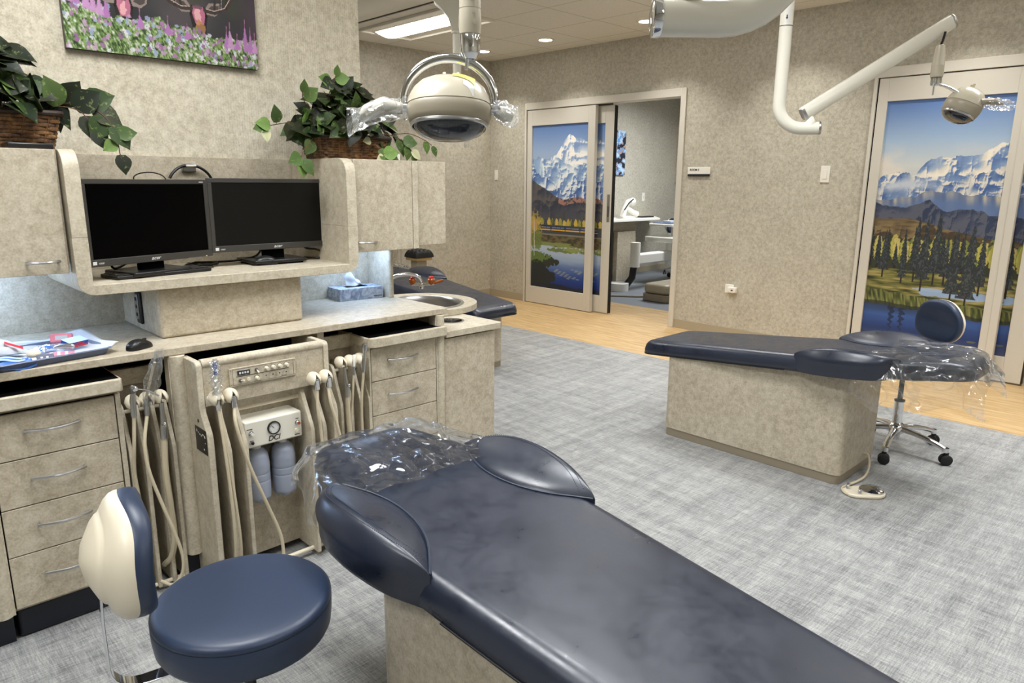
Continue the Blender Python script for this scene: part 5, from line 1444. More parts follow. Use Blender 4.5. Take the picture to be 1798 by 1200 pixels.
# ------------------------------------------------------------------ stools
def make_stool(label, loc, back_deg, spin=0.0, zs=(.432, .520)):
    t = thing('rolling_stool', label, 'stool', loc)
    z0, z1 = zs
    g = MB(); g.lathe([(0, z0), (.160, z0), (.172, z0+.004), (.177, z0+.014), (.180, z0+.04), (.181, z1-.022), (.1795, z1-.0185)], seg=64)
    g.build('seat_side', M['navy2'], t, smooth=True, ang=60)
    g = MB(); g.lathe([(.174, z1-.022), (.1795, z1-.018), (.181, z1-.012), (.180, z1-.007), (.175, z1-.0015), (.166, z1+.0015), (.150, z1+.0035), (.12, z1+.006), (.06, z1+.007), (0, z1+.007)], seg=64)
    g.build('seat_top', M['navy2'], t, smooth=True, ang=60)
    MB().lathe([(0, z0-.020), (.14, z0-.016), (.148, z0-.001), (0, z0-.001)], seg=40).build('seat_pan', M['grey_cream'], t, smooth=True)
    MB().cyl((0, 0, .10), (0, 0, .27), .0235, 24).build('column', M['chrome'], t, smooth=True)
    MB().cyl((0, 0, .27), (0, 0, z0-.02), .0125, 18).build('gas_spring', M['black'], t, smooth=True)
    MB().lathe([(0, .268), (.026, .268), (.026, .276), (0, .277)]).build('column_collar', M['black'], t, smooth=True)
    MB().lathe([(0, .06), (.022, .06), (.024, .085), (.040, .10), (.044, .125), (.030, .150), (0, .152)]).build('hub', M['chrome'], t, smooth=True, ang=60)
    for k in range(5):
        a = spin+2*PI*k/5; d = V((math.cos(a), math.sin(a), 0)); p = V((-d.y, d.x, 0))
        rings = []
        for s in range(9):
            f = s/8; r = .02+.235*f; z = .122-.008*f-.036*f**2.2; w_ = .020-.006*f; h = .016-.004*f
            rings.append([tuple(d*r+p*(w_*math.cos(b*PI/6))+V((0, 0, z+h*math.sin(b*PI/6)))) for b in range(12)])
        m = MB(); m.loft(rings); m.tube([tuple(d*.255+V((0, 0, .066))), tuple(d*.255+V((0, 0, .088)))], .0165, 16)
        arm = m.build('leg', M['chrome'], t, smooth=True, ang=50)
        cs = MB()
        ca = a+.9+k; c_ = d*.262; q = V((math.cos(ca), math.sin(ca), 0)); qq = V((-q.y, q.x, 0))
        for sg in (-1, 1):
            cs.lathe([(0, -.008), (.022, -.008), (.0275, -.004), (.0275, .005), (.023, .008), (0, .009)], tuple(c_+qq*(.013*sg)+V((0, 0, .0278))), tuple(qq), 22)
        cs.build('caster_wheel', M['rubber'], arm, smooth=True, ang=40)
        MB().tube([tuple(c_+V((0, 0, .03))), tuple(c_+V((0, 0, .066)))], .012, 12).build('caster_stem', M['rubber'], arm, smooth=True)
    # back rest: faces the seat
    b = math.radians(back_deg); n = V((-math.cos(b), -math.sin(b), 0)); tt = V((-n.y, n.x, 0)); C = V((math.cos(b)*.205, math.sin(b)*.205, z1+.168))
    def disk(rad, ang_, off, hw=.135, hh=.112, wrap=.028, puff=0.0):
        c, s = math.cos(ang_), math.sin(ang_)
        k = (abs(c)**2.5+abs(s)**2.5)**(-1/2.5)
        x = hw*rad*k*c; y = hh*rad*k*s
        x *= 1-.16*max(0, y/hh)                          # narrower at the top
        bend = wrap*(x/hw)**2 + .006*(y/hh) - .014*math.cos(PI*y/hh*1.15)*(1-(x/hw)**2*.5)
        dd = off + bend + puff*(1-rad**3)
        return C+tt*x+V((0, 0, y))+n*dd
    m = MB(); rings = []
    prof = [(.02, .0, 1), (.5, .0, 1), (.85, .0, 1), (.96, -.002, 1), (1.0, -.010, 1), (1.01, -.020, 1), (1.0, -.032, 1), (.95, -.038, 1), (.3, -.038, 1), (.02, -.038, 1)]
    for (r, o, _) in prof:
        pf = .016 if o > -.03 else 0.0
        rings.append([tuple(disk(r, 2*PI*k/56, o+.012, puff=pf if r < 1 else 0)) for k in range(56)])
    m.loft(rings); m.build('back_pad', M['navy2'], t, smooth=True, ang=60)
    m = MB(); rings = []
    for (r, o) in ((.95, -.025), (1.0, -.028), (1.0, -.036), (.97, -.046), (.88, -.056), (.74, -.0605), (.70, -.0615), (.68, -.0655), (.60, -.069), (.3, -.072), (.02, -.073)):
        rings.append([tuple(disk(r, 2*PI*k/56, o+.010)) for k in range(56)])
    m.loft(rings); m.build('back_shell', M['cream'], t, smooth=True, ang=60)
    path = [C+n*(-.050)+V((0, 0, -.07)), C+n*(-.052)+V((0, 0, -.13)), C+n*(-.052)+V((0, 0, -.20))]
    zc = z0-.028; base = C+n*(-.052); base.z = 0
    for k in range(0, 7):
        a = math.radians(90*k/6); path.append(base+V((0, 0, zc+.055))+n*(.055*(1-math.cos(a)))+V((0, 0, -.055*math.sin(a))))
    path.append(n*(-.10)+V((0, 0, zc))); path.append(n*(-.02)+V((0, 0, zc)))
    rings = []
    for i, p in enumerate(path):
        d = (path[min(i+1, len(path)-1)]-path[max(i-1, 0)]).normalized(); q = d.cross(tt).normalized()
        rings.append([tuple(p+tt*sx*.0165+q*sy*.0025) for sx, sy in ((-1, -1), (1, -1), (1, 1), (-1, 1))])
    m = MB(); m.loft(rings); m.build('back_bracket', M['chrome'], t, smooth=True, ang=50, bev=.001)
    return t
make_stool('navy round-seated rolling stool in the foreground at the left with a cream-backed rest', (.530, 1.358, 0), 171, .3)
make_stool('rolling stool behind the right-hand chair with a chrome five-star base', (3.960, 1.140, 0), -26, math.radians(-100))

# foot control by the right-hand chair
t = thing('foot_control', 'cream foot control with a shiny steel disc on the carpet by the right pedestal', 'foot pedal', (3.25, 1.03, 0), math.radians(-42))
g = MB(); g.prism([(-.088, -.030), (-.060, -.050), (0, -.058)] + arc((.03, 0), .060, -80, 80, 14, '2') + [(0, .058), (-.060, .050), (-.088, .030)], 'z', .001, .018)
g.build('base_plate', M['cream'], t, bev=.006, seg=3)
MB().lathe([(.050, 0), (.052, .005), (.047, .009), (.02, .013), (0, .014)], (.032, 0, .018), seg=36).build('steel_disc', M['chrome'], t, smooth=True, ang=50)
for (x, y, tilt) in ((-.066, .024, 0), (-.040, -.032, .6)):
    MB().lathe([(.0075, 0), (.0075, .016), (.0065, .017), (.0070, .026), (0, .028)], (x, y, .018), seg=16).build('valve_knob', M['steel'], t, smooth=True)
g = W(thing('foot_control_hose', 'beige hose from the right pedestal to the foot control', 'hose', (3.5, 1.1, 0)))
hz = [o for o in SC.objects if o.name.startswith('foot_control_hose')][-1]
W(hz).tube(catmull([(3.545, 1.152, .085), (3.545, 1.128, .080), (3.515, 1.108, .040), (3.44, 1.096, .014), (3.35, 1.10, .010), (3.24, 1.12, .009), (3.192, 1.10, .009), (3.176, 1.075, .009), (3.196, 1.062, .012)]), .0058, 10).build('hose_body', M['hose'], hz, smooth=True)

# ------------------------------------------------------------------ operatory lights
def frame_matrix(c, yaw_right):
    """local x = to the side, y = away, z = up"""
    r = V((math.cos(yaw_right), math.sin(yaw_right), 0)); u = V((0, 0, 1)); f = u.cross(r)
    m = Matrix((r, f, u)).transposed().to_4x4(); m.translation = V(c); return m
def light_head(t, Mx, tilt, full=True):
    L = V(t.location)
    def B():
        b = MB(L); b.M = Mx; return b
    R = Euler((tilt, 0, 0)).to_matrix().to_4x4()
    def HB():
        b = MB(L); b.M = Mx @ R; return b
    def shell(th, a, k=1.0):
        c, s = math.cos(a), math.sin(a)
        q = (abs(c)**2.3+abs(s)**2.3)**(-1/2.3)
        return (.099*k*q*c, .070*k*q*s, th)
    def ringz(lst): return [[shell(z, 2*PI*j/48, k) for j in range(48)] for (k, z) in lst]
    m = HB(); m.loft(ringz([(.02, .074), (.25, .0725), (.5, .067), (.70, .057), (.85, .042), (.95, .023), (1.0, .003)]))
    top = m.build('top_shell', M['cream_gloss'], t, smooth=True, ang=70)
    m = HB(); m.loft(ringz([(.992, .003), (.985, .0015), (1.0, .000), (.995, -.014), (.965, -.028), (.92, -.038), (.90, -.039), (.88, -.034), (.02, -.030)]))
    m.build('lower_shell', M['grey_cream'], t, smooth=True, ang=50)
    m = HB(); m.loft(ringz([(.895, -.0395), (.87, -.046), (.76, -.058), (.58, -.067), (.35, -.073), (.02, -.075)]))
    ln_ = m.build('lens_cover', M['lens'], t, smooth=True, ang=60)
    m = HB()
    for k in range(-3, 4): m.box(k*.022-.0015, k*.022+.0015, -.036, .036, -.0410, -.0380)
    for k in (-1, 0, 1): m.box(-.07, .07, k*.024-.0015, k*.024+.0015, -.0410, -.0380)
    m.build('reflector_grid', M['dark_steel'], t)
    m = HB(); m.loft([[shell(z, 2*PI*j/48, k) for j in range(48)] for (k, z) in ((.90, -.038), (.915, -.041), (.90, -.046), (.865, -.0475))], cap=False)
    m.build('lens_rim', M['steel'], ln_, smooth=True)
    for x in (-.012, .020):
        b = HB(); b.tube([(x, .006, .070), (x-.002, .010, .088)], [.0048, .0042], 10); b.build('peg', M['cream_gloss'], top, smooth=True)
    b = HB(); b.tube([(-.02, -.0535, .040), (-.02, -.0550, .0405)], .004, 12); b.build('screw_cover', M['grey_cream'], top, smooth=True)
    if full:
        def patch(x0, x1, y0, y1, mm, nm):
            g = HB()
            def fn(u, v):
                x = x0+(x1-x0)*u; y = y0+(y1-y0)*v
                a = math.atan2(y/.070, x/.099); c, s = math.cos(a), math.sin(a); q = (abs(c)**2.3+abs(s)**2.3)**(-1/2.3)
                k = min(.999, math.hypot(x, y)/max(1e-6, math.hypot(.099*q*c, .070*q*s)))
                z = interp(k, [(.02, .074), (.25, .0725), (.5, .067), (.70, .057), (.85, .042), (.95, .023), (1.0, .003)])
                return (x, y, z+.0022)
            g.grid(fn, 14, 8); g.build(nm, mm, top, smooth=True)
        patch(.010, .062, -.050, -.030, mat('yellow_sticker', (232, 226, 110), .5), 'yellow_sticker')
        patch(.036, .060, -.060, -.0525, M['print_white'], 'label_sticker')
    return B, HB
M['lens'] = mat('lamp_lens', (50, 54, 60), 0.06, trans=.55, coat=.6)
# nearest lamp ----------------------------------------------------------------
RT = math.atan2(-.697, .717)
t = thing('dental_lamp', 'large dental lamp with chrome ring yoke hanging over the foreground chair', 'dental lamp', (1.17, .53, ZC))
HC = (1.097, 1.347, 1.546)
Mx = frame_matrix(HC, RT)
B, HB = light_head(t, Mx, math.radians(-15))
def ryoke(a0, a1, r, n, cx=.0, cz=.012): return [(cx+r*math.cos(math.radians(a0+(a1-a0)*k/n)), 0, cz+r*.92*math.sin(math.radians(a0+(a1-a0)*k/n))) for k in range(n+1)]
g = B(); pts = ryoke(-8, 188, .107, 30)
rings = []
for i, p in enumerate(pts):
    p = V(p); d = (V(pts[min(i+1, 30)])-V(pts[max(i-1, 0)])).normalized(); q = V((0, 1, 0)); nn = d.cross(q)
    w_ = .0085+.003*math.sin(PI*i/30)
    rings.append([tuple(p+nn*w_*math.cos(b*PI/5)+q*.009*math.sin(b*PI/5)) for b in range(10)])
g.loft(rings); g.build('ring_yoke', M['chrome'], t, smooth=True, ang=60)
for sg in (-1, 1):
    g = B(); g.tube([(sg*.094, 0, .0), (sg*.118, 0, .0)], .012, 18); pv = g.build('pivot', M['chrome'], t, smooth=True)
    g = B()
    if sg < 0: g.tube([(-.108, -.004, -.002), (-.150, -.012, .002), (-.190, -.018, -.014), (-.202, -.020, -.022)], [.013, .020, .0185, .010], 18)
    else: g.tube([(.108, .002, -.004), (.130, .004, -.012), (.148, .006, -.018)], [.012, .018, .012], 18)
    hd = g.build('handle', M['white_gloss'], t, smooth=True, ang=60)
    g = B(); rnd = random.Random(11+sg); ph = [rnd.random()*6 for _ in range(6)]
    def fsl(u, v, sg=sg):
        a = 2*PI*u
        if sg < 0: c = V((-.095-.135*v, -.002-.020*v, .0-.036*v**2)); r = .020+.006*math.sin(PI*v)+(.006 if v < .1 else 0)+(.012*(v-.85)/.15 if v > .85 else 0)
        else: c = V((.100+.062*v, .004*v, .004-.030*v+(.06*max(0, v-.75)))); r = .017+.010*math.sin(PI*v)
        r += .0028*math.sin(3*a+ph[0]+11*v)+.0018*math.sin(6*a+ph[1]-14*v)+.0007*math.sin(11*a+ph[2]+25*v)
        return (c.x, c.y+r*math.cos(a), c.z+r*math.sin(a))
    g.grid(fsl, 48, 34, closed_u=True); g.build('clear_sleeve', M['film_soft'], hd, smooth=True)
JX = .049                                    # joint sits right of the head centre
g = B(); g.tube([(JX, 0, .108), (JX, 0, .118)], [.016, .021], 24); g.build('joint_neck', M['chrome'], t, smooth=True)
g = B(); g.lathe([(.0215, .118), (.0235, .122), (.0235, .158), (.0225, .162)], (JX, 0, 0), seg=36); sw = g.build('chrome_collar', M['chrome'], t, smooth=True, ang=50)
g = B(); g.tube([(JX+.002, -.0243, .133), (JX+.002, -.0243, .138)], .0006, 6)
g.tube([(JX+.002+.003*math.cos(a*PI/6+.5*PI+.6), -.0241, .135+.003*math.sin(a*PI/6+.5*PI+.6)) for a in range(11)], .0005, 5); g.build('power_mark', M['print_dark'], sw)
g = B(); g.lathe([(.0235, .162), (.0255, .180), (.0255, .196), (.0245, .214), (.0235, .2145), (.0235, .2155), (.0245, .216), (.0215, .31), (.019, .34), (.012, .345)], (JX, 0, 0), seg=36)
cn = g.build('cone_housing', M['cream_gloss'], t, smooth=True, ang=35)
for (x, z, r) in ((.012, .184, .0058), (.010, .205, .0045), (.006, .232, .0042)):
    g = B(); g.lathe([(r, 0), (r, .0015), (0, .002)], (JX+x, -.0225, z), (.4, -1, 0), 16); g.build('cover_cap', M['cream_gloss'], cn, smooth=True)
g = B(); g.tube([(JX-.004, -.010, .122), (JX-.008, -.014, .083)], [.0036, .0042], 10); g.build('stop_pin', M['steel'], t, smooth=True)
top = Mx @ V((JX, 0, .345))
J0 = V((.985, .693, 1.630)); JR = V((.717, -.697, 0))
def arm_box(t, a, b, w=.030, h=.050, endm='steel'):
    a = V(a); b = V(b); d = (b-a).normalized(); s = d.cross(V((0, 0, 1))).normalized(); u = s.cross(d)
    def sect(p, k=1.0): return [tuple(p+s*(x*w*k/2)+u*(z*h*k/2)) for x, z in ((-1, -.6), (-.6, -1), (.6, -1), (1, -.6), (1, .6), (.6, 1), (-.6, 1), (-1, .6))]
    W(t).loft([sect(a), sect(b)]).build('spring_arm', M['white_gloss'], t, bev=.002)
    W(t).loft([sect(b), sect(b+d*.008, 1.03), sect(b+d*.016, .8)]).build('arm_end_cap', M[endm], t, bev=.001)
    W(t).loft([sect(a-d*.010, .8), sect(a, 1.02)]).build('arm_start_cap', M[endm], t, bev=.001)
hub = J0+JR*.045+V((0, 0, .030))
W(t).lathe([(.020, 0), (.022, .012), (.016, .022), (.008, .03)], hub-V((0, 0, .006)), seg=24).build('hub', M['white_gloss'], t, smooth=True)
aend = V((top.x, top.y, top.z+.055)); a0 = hub+V((-.03, -.05, .035))
arm_box(t, a0, aend + (aend-a0).normalized()*.05)
W(t).tube([top+V((0, 0, -.004)), top+V((.004, .006, .03)), aend], .007, 10).build('cable_loop', M['rubber'], t, smooth=True)
PR = .0275
pp = [J0, J0+JR*.05, J0+JR*.095] + [J0+JR*(.095+.115*math.sin(math.radians(a)))+V((0, 0, .115*(1-math.cos(math.radians(a))))) for a in range(10, 91, 10)]
pp.append(V((pp[-1].x, pp[-1].y, ZC-.16)))
W(t).tube(pp, PR, 28).build('pole', M['white_gloss'], t, smooth=True, ang=60)
W(t).lathe([(.0282, 0), (.0290, .003), (.0285, .012), (.022, .014), (0, .0142)], J0-JR*-.002, tuple(-JR), 32).build('end_cap', M['chrome'], t, smooth=True, ang=40)
px, py = pp[-1].x, pp[-1].y
W(t).lathe([(.030, -.17), (.034, -.16), (.045, -.13), (.085, -.03), (.10, -.0), (.0, 0)], (px, py, ZC-.0005), seg=4).build('mount_horn', M['white_gloss'], t, bev=.01)

# lamp over the right-hand chair ------------------------------------------------
t = thing('dental_lamp', 'dental lamp on a long sloping arm in front of the right-hand sliding door', 'dental lamp', (3.03, 1.50, ZC))
HC2 = (3.565, .935, 1.712)
Mx2 = frame_matrix(HC2, RT+math.radians(75))
B, HB = light_head(t, Mx2, math.radians(24), full=False)
J2 = V((3.512, 1.028, 1.80))
g = W(t); rings = []
cpt = V(HC2)+V((-.040, -.052, 0))
for i in range(15):
    f = i/14; p = J2.lerp(cpt+V((-.012, .028, .012)), f)+V((0, 0, .012*math.sin(PI*f)))
    d = (cpt-J2).normalized(); s = V((.6, .62, .1)).normalized(); q = d.cross(s)
    rings.append([tuple(p+s*.017*math.cos(b*PI/5)+q*.008*math.sin(b*PI/5)) for b in range(10)])
g.loft(rings); g.build('yoke', M['chrome'], t, smooth=True, ang=60)
g = W(t)
for i in range(6): pass
W(t).lathe([(.018, -.012), (.022, -.004), (.022, .006), (.014, .012)], cpt+V((-.018, .034, .010)), (.5, -.8, .2), 20).build('pivot', M['chrome'], t, smooth=True)
W(t).tube([cpt+V((-.01, -.02, .006)), cpt+V((.03, -.055, .008)), cpt+V((.062, -.085, .0))], [.012, .014, .006], 14).build('handle', M['grey_cream'], t, smooth=True)
g = W(t)
def fs2(u, v):
    a = 2*PI*u; c = cpt+V((.0+.095*v, -.02-.095*v, .004-.012*v)); r = .016+.006*math.sin(PI*v)+.003*math.sin(5*a+22*v)+.002*math.sin(11*a-30*v)
    return tuple(c+V((.69*math.cos(a)*r, .72*math.cos(a)*r, r*math.sin(a))))
g.grid(fs2, 40, 26, closed_u=True); g.build('clear_sleeve', M['film'], t, smooth=True)
ct = V((3.508, 1.036, 0))
W(t).lathe([(.019, 1.795), (.0215, 1.80), (.0215, 1.826), (.019, 1.828)], ct, seg=28).build('chrome_collar', M['chrome'], t, smooth=True, ang=50)
W(t).lathe([(.0235, 1.828), (.0255, 1.842), (.0250, 1.872), (.0245, 1.8725), (.0245, 1.8745), (.0250, 1.875), (.0210, 1.925), (.0165, 1.955), (.010, 1.958)], ct, seg=28).build('cone_housing', M['cream_gloss'], t, smooth=True, ang=35)
W(t).tube([ct+V((-.02, 0, 1.80)), ct+V((-.022, .0, 1.755))], .0038, 8).build('stop_pin', M['steel'], t, smooth=True)
W(t).tube([ct+V((0, 0, 1.956)), ct+V((.006, -.004, 1.975)), ct+V((.012, -.008, 2.01))], .005, 8).build('cable_loop', M['rubber'], t, smooth=True)
A0 = V((3.068, 1.396, 1.672)); A1 = V((3.572, 1.026, 2.055))
arm_box(t, A0, A1, .040, .058)
W(t).box(0, 0, 0, 0, 0, 0)
K0 = V((3.104, 1.345, 1.612)); KR = (V((3.02, 1.487, 1.612))-K0).normalized()
W(t).lathe([(.024, 0), (.024, .014), (.018, .026), (.010, .040), (.010, .060)], (3.087, 1.374, 1.622), seg=24).build('hub', M['white_gloss'], t, smooth=True)
pole0 = K0+KR*.165
pp = [K0, K0+KR*.06] + [K0+KR*(.065+.10*math.sin(math.radians(a)))+V((0, 0, .10*(1-math.cos(math.radians(a))))) for a in range(5, 91, 9)]
pp.append(V((pp[-1].x, pp[-1].y, ZC-.16)))
W(t).tube(pp, .0265, 28).build('pole', M['white_gloss'], t, smooth=True, ang=60)
W(t).lathe([(.027, 0), (.0275, .006), (.024, .010), (0, .0105)], K0+KR*.0, tuple(-KR), 28).build('end_cap', M['steel'], t, smooth=True)
qx, qy = pp[-1].x, pp[-1].y
W(t).lathe([(.0272, 2.02), (.0275, 2.022), (.0272, 2.024)], (qx, qy, 0), seg=28, cap=False).build('pole_joint', M['dark_steel'], t, smooth=True)
st = W(t)
def stick(u, v):
    a = math.radians(200+34*u); return (qx+.0270*math.cos(a), qy+.0270*math.sin(a), 2.032+.055*v)
st.grid(stick, 10, 2); sk = st.build('pole_label', M['print_white'], t, smooth=True)
st = W(t); a = math.radians(208); p0 = V((qx+.0274*math.cos(a), qy+.0274*math.sin(a), 0)); tn = V((-math.sin(a), math.cos(a), 0))
st.add([p0-tn*.0022+V((0, 0, 2.062)), p0+tn*.0022+V((0, 0, 2.062)), p0+tn*.0022+V((0, 0, 2.053)), p0+tn*.005+V((0, 0, 2.053)), p0+V((0, 0, 2.043)), p0-tn*.005+V((0, 0, 2.053)), p0-tn*.0022+V((0, 0, 2.053))], [(0, 1, 2, 3, 4, 5, 6)])
st.build('arrow_print', M['print_dark'], sk)
W(t).lathe([(.030, -.17), (.034, -.16), (.045, -.13), (.085, -.03), (.10, -.0), (.0, 0)], (qx, qy, ZC-.0005), seg=4).build('mount_horn', M['white_gloss'], t, bev=.01)
# lamp pole of the back bay ------------------------------------------------------
t = thing('lamp_pole', 'white lamp pole with square horn mount hanging from the ceiling rail', 'lamp pole', (3.03, 3.64, 2.50))
g = W(t); rg = []
c3 = V((3.03, 3.64, 0)); RV = V((.717, -.697, 0)); FV = V((.697, .717, 0))
for (z, a, b, sh) in ((2.499, .115, .075, -.03), (2.455, .11, .07, -.028), (2.41, .075, .055, -.012), (2.36, .048, .042, 0), (2.31, .034, .034, 0), (2.29, .030, .030, 0)):
    rg.append([tuple(c3+RV*(x*a+sh)+FV*(y*b)+V((0, 0, z))) for x, y in ((-1, -1), (1, -1), (1, 1), (-1, 1))])
g.loft(rg); g.build('mount_horn', M['white_gloss'], t, bev=.006)
W(t).lathe([(.031, 0), (.034, .004), (.034, .012), (.031, .016)], (3.03, 3.64, 2.276), seg=28).build('collar', M['white_gloss'], t, smooth=True)
pl_ = [(3.03, 3.64, 2.28), (3.03, 3.64, 1.72)] + [tuple(V((3.03, 3.64, 1.72))+FV*(-.07*(1-math.cos(math.radians(a))))-RV*0+V((0, 0, -.07*math.sin(math.radians(a))))) for a in range(15, 91, 15)]
e = V(pl_[-1]); pl_.append(tuple(e-FV*.10))
W(t).tube(pl_, .0262, 24).build('pole', M['white_gloss'], t, smooth=True, ang=60)
# a bit of film hangs from it
g = W(t)
def f3(u, v):
    a = 2*PI*u; c = V((3.045, 3.57, 1.69-.10*v)); r = .022-.010*v+.004*math.sin(5*a+9*v)
    return tuple(c+V((r*math.cos(a), r*math.sin(a), 0)))
g.grid(f3, 24, 12, closed_u=True); g.build('film_wrap', M['film_soft'], t, smooth=True)
# ------------------------------------------------------------------ baskets with trailing plants
def leafmat():
    m = mat('variegated_leaf', (60, 84, 40), .5, spec=.28); t = NT(m)
    a = t.nd('ShaderNodeVertexColor', layer_name='Col')
    n = t.noise(t.coord(), 55, 3, .65, .5)
    f = t.ramp(n, [(.58, (0, 0, 0)), (.66, (1., 1., 1.))])
    c = t.mix(t.math('MULTIPLY', f, .35), a.outputs['Color'], (150, 165, 100)); t.base(c); return m
M['leaf'] = leafmat(); M['stem'] = mat('vine_stem', (84, 60, 36), .6)
M['wicker'] = mat('dark_wicker', (88, 58, 30), .5)
t_ = NT(M['wicker']); t_.base(t_.ramp(t_.noise(t_.coord(), 38, 4, .7), [(.35, (58, 36, 18)), (.55, (112, 76, 38)), (.7, (150, 108, 58))]))
M['wicker_dark'] = mat('wicker_rim', (44, 28, 16), .6)
def leaf_into(V_, F_, C_, p, d, up, L, col, fold=.25, curl=.25):
    d = V(d).normalized(); s = d.cross(V(up)); s = s.normalized() if s.length > 1e-4 else V((1, 0, 0)); n = s.cross(d)
    prof = [(0, .0), (.04, .24), (.16, .42), (.34, .46), (.55, .38), (.75, .22), (.90, .08), (1.0, 0)]
    base = len(V_)
    for (a, w_) in prof:
        a2 = a-(.10*(w_/.46) if a < .2 else 0)*0
        c = p+d*(L*a)+n*(-curl*L*a*a)
        for sg in (-1, 0, 1):
            back = -.10*L if (sg != 0 and a <= .04) else 0
            V_.append(c+s*(sg*w_*L)+n*(abs(sg)*w_*L*fold)+d*back)
            k = 1.0 if sg else .8
            C_.append(tuple(x*k for x in col))
    for i in range(len(prof)-1):
        for j in (0, 1):
            q = base+i*3+j; F_.append((q, q+3, q+4, q+1))
def plant(label, cx, cy, z0, bx, by, bh, shape, vines, seed, n, scale=1.0, skew=0.0):
    rnd = random.Random(seed)
    t = thing('basket_plant', label, 'potted plant', (cx, cy, z0))
    # woven basket, wider at the rim
    g = W(t); hx0, hy0, hx1, hy1 = bx*.86, by*.82, bx, by
    rows = 9; per = 34
    W(t).loft([[(cx+x*f*hx1*.985*(.86+.14*zz), cy+y*hy1*.985*(.84+.16*zz), z0+.001+bh*zz) for x, y in ((-1, -1), (1, -1), (1, 1), (-1, 1))] for zz, f in ((0, 1), (1, 1))]).build('basket_liner', M['wicker_dark'], t)
    def rim(zz, off):
        hx = hx0+(hx1-hx0)*zz+off; hy = hy0+(hy1-hy0)*zz+off
        return [(p[0], p[1]) for p in rrect(cx-hx, cx+hx, cy-hy, cy+hy, .02, 3)]
    def per_pt(poly, s):
        n_ = len(poly); seg = []; tot = 0
        for i in range(n_):
            a, b = poly[i], poly[(i+1) % n_]; l = math.hypot(b[0]-a[0], b[1]-a[1]); seg.append((a, b, l)); tot += l
        d = (s % 1)*tot
        for a, b, l in seg:
            if d <= l: f = d/l if l else 0; return (a[0]+(b[0]-a[0])*f, a[1]+(b[1]-a[1])*f)
            d -= l
        return poly[0]
    for r in range(rows):
        zz = (r+.5)/rows*.9; z = z0+bh*zz; pin, pout = rim(zz, .001), rim(zz, .0065)
        N = per*4; vs = []; fs = []
        for k in range(N):
            ph = math.sin(2*PI*(k/4+.5*(r % 2))/2*1.0)
            f = .5+.5*ph; a = per_pt(pin, k/N); b = per_pt(pout, k/N)
            x = a[0]+(b[0]-a[0])*f; y = a[1]+(b[1]-a[1])*f; hh = bh/rows*.9*.46
            ax, ay = a[0], a[1]
            vs += [(x, y, z-hh), (x+(b[0]-a[0])*.25, y+(b[1]-a[1])*.25, z), (x, y, z+hh), (ax-(b[0]-ax)*.4, ay-(b[1]-ay)*.4, z)]
        for k in range(N):
            k2 = (k+1) % N
            for j in range(4): fs.append((k*4+j, k2*4+j, k2*4+(j+1) % 4, k*4+(j+1) % 4))
        g.add(vs, fs)
    for k in range(per):
        a = per_pt(rim(0, .003), k/per); b = per_pt(rim(.9, .003), k/per); g.tube([(a[0], a[1], z0+.002), (b[0], b[1], z0+bh*.9)], .003, 5)
    bk = g.build('basket', M['wicker'], t, smooth=True, ang=40)
    r_ = W(t); pr = [(p[0], p[1], z0+bh*.95) for p in rim(1, .006)]; r_.tube(pr+[pr[0]], .0085, 8); r_.build('basket_rim', M['wicker_dark'], t, smooth=True)
    VV, FF, CC = [], [], []
    greens = [(36, 50, 24), (28, 42, 20), (44, 62, 28), (24, 32, 20), (58, 80, 36), (84, 106, 54), (40, 44, 24), (32, 36, 20), (34, 40, 24)]
    def colr(k=None):
        c = rnd.choice(greens if k is None else k); j = .8+.4*rnd.random(); return tuple(lin(tuple(min(255, x*j) for x in c)))
    # mound of leaves
    for i in range(n):
        th = rnd.random()*2*PI; r = math.sqrt(rnd.random()); 
        x = cx+shape[0]*r*math.cos(th)+skew*(1-r); y = cy-.01+shape[1]*r*math.sin(th); z = z0+bh*.95+shape[2]*(1-r**1.6)*(.55+.45*rnd.random())+.012
        if y > YB-.035: y = YB-.035
        out = V((x-cx-skew, y-cy-.08, (z-z0-bh)*.8)); out = out.normalized() if out.length > .01 else V((0, -1, 0))
        d = (V((rnd.uniform(-1, 1), rnd.uniform(-.9, .3), rnd.uniform(-.9, .35)))+out*.5).normalized()
        p = V((x, y, z)); L = scale*rnd.uniform(.045, .070)
        if (p+d*L).y > YB-.008: d.y = -abs(d.y)
        upv = (out+V((rnd.uniform(-.4, .4), -.6, rnd.uniform(.1, .8)))).normalized()
        leaf_into(VV, FF, CC, p, d, upv, L, colr(), rnd.uniform(.1, .35), rnd.uniform(.1, .45))
    stems = W(t)
    for k in range(26):
        th = rnd.random()*2*PI; e = V((cx+shape[0]*.75*math.cos(th)+skew*.4, min(YB-.03, cy+shape[1]*.75*math.sin(th)), z0+bh+shape[2]*rnd.uniform(.2, .85)))
        a = V((cx+shape[0]*.25*math.cos(th), cy, z0+bh*.7)); stems.tube(catmull([a, (a+e)/2+V((0, 0, .03)), e], 4), .0014, 5)
    for vn in vines:
        pts = catmull(vn[0], 6); stems.tube(pts, .0016, 6)
        for (f, L, dx, dz, kind) in vn[1]:
            i = min(len(pts)-1, int(f*(len(pts)-1))); p = pts[i]
            d = V((dx, -.25, dz)).normalized(); stems.tube([p, p+d*.012], .0011, 5)
            leaf_into(VV, FF, CC, p+d*.012, d, V((.2, -1, .25)), L*scale, colr([(70, 94, 44), (90, 116, 56)] if kind == 1 else ([(176, 176, 140)] if kind == 2 else None)), .15, .15)
    stems.build('vine', M['stem'], t, smooth=True)
    me = bpy.data.meshes.new('foliage'); L0 = V(t.location)
    me.from_pydata([tuple(p-L0) for p in VV], [], FF); me.update()
    at = me.color_attributes.new('Col', 'FLOAT_COLOR', 'POINT'); at.data.foreach_set('color', [c for col in CC for c in (*col, 1)])
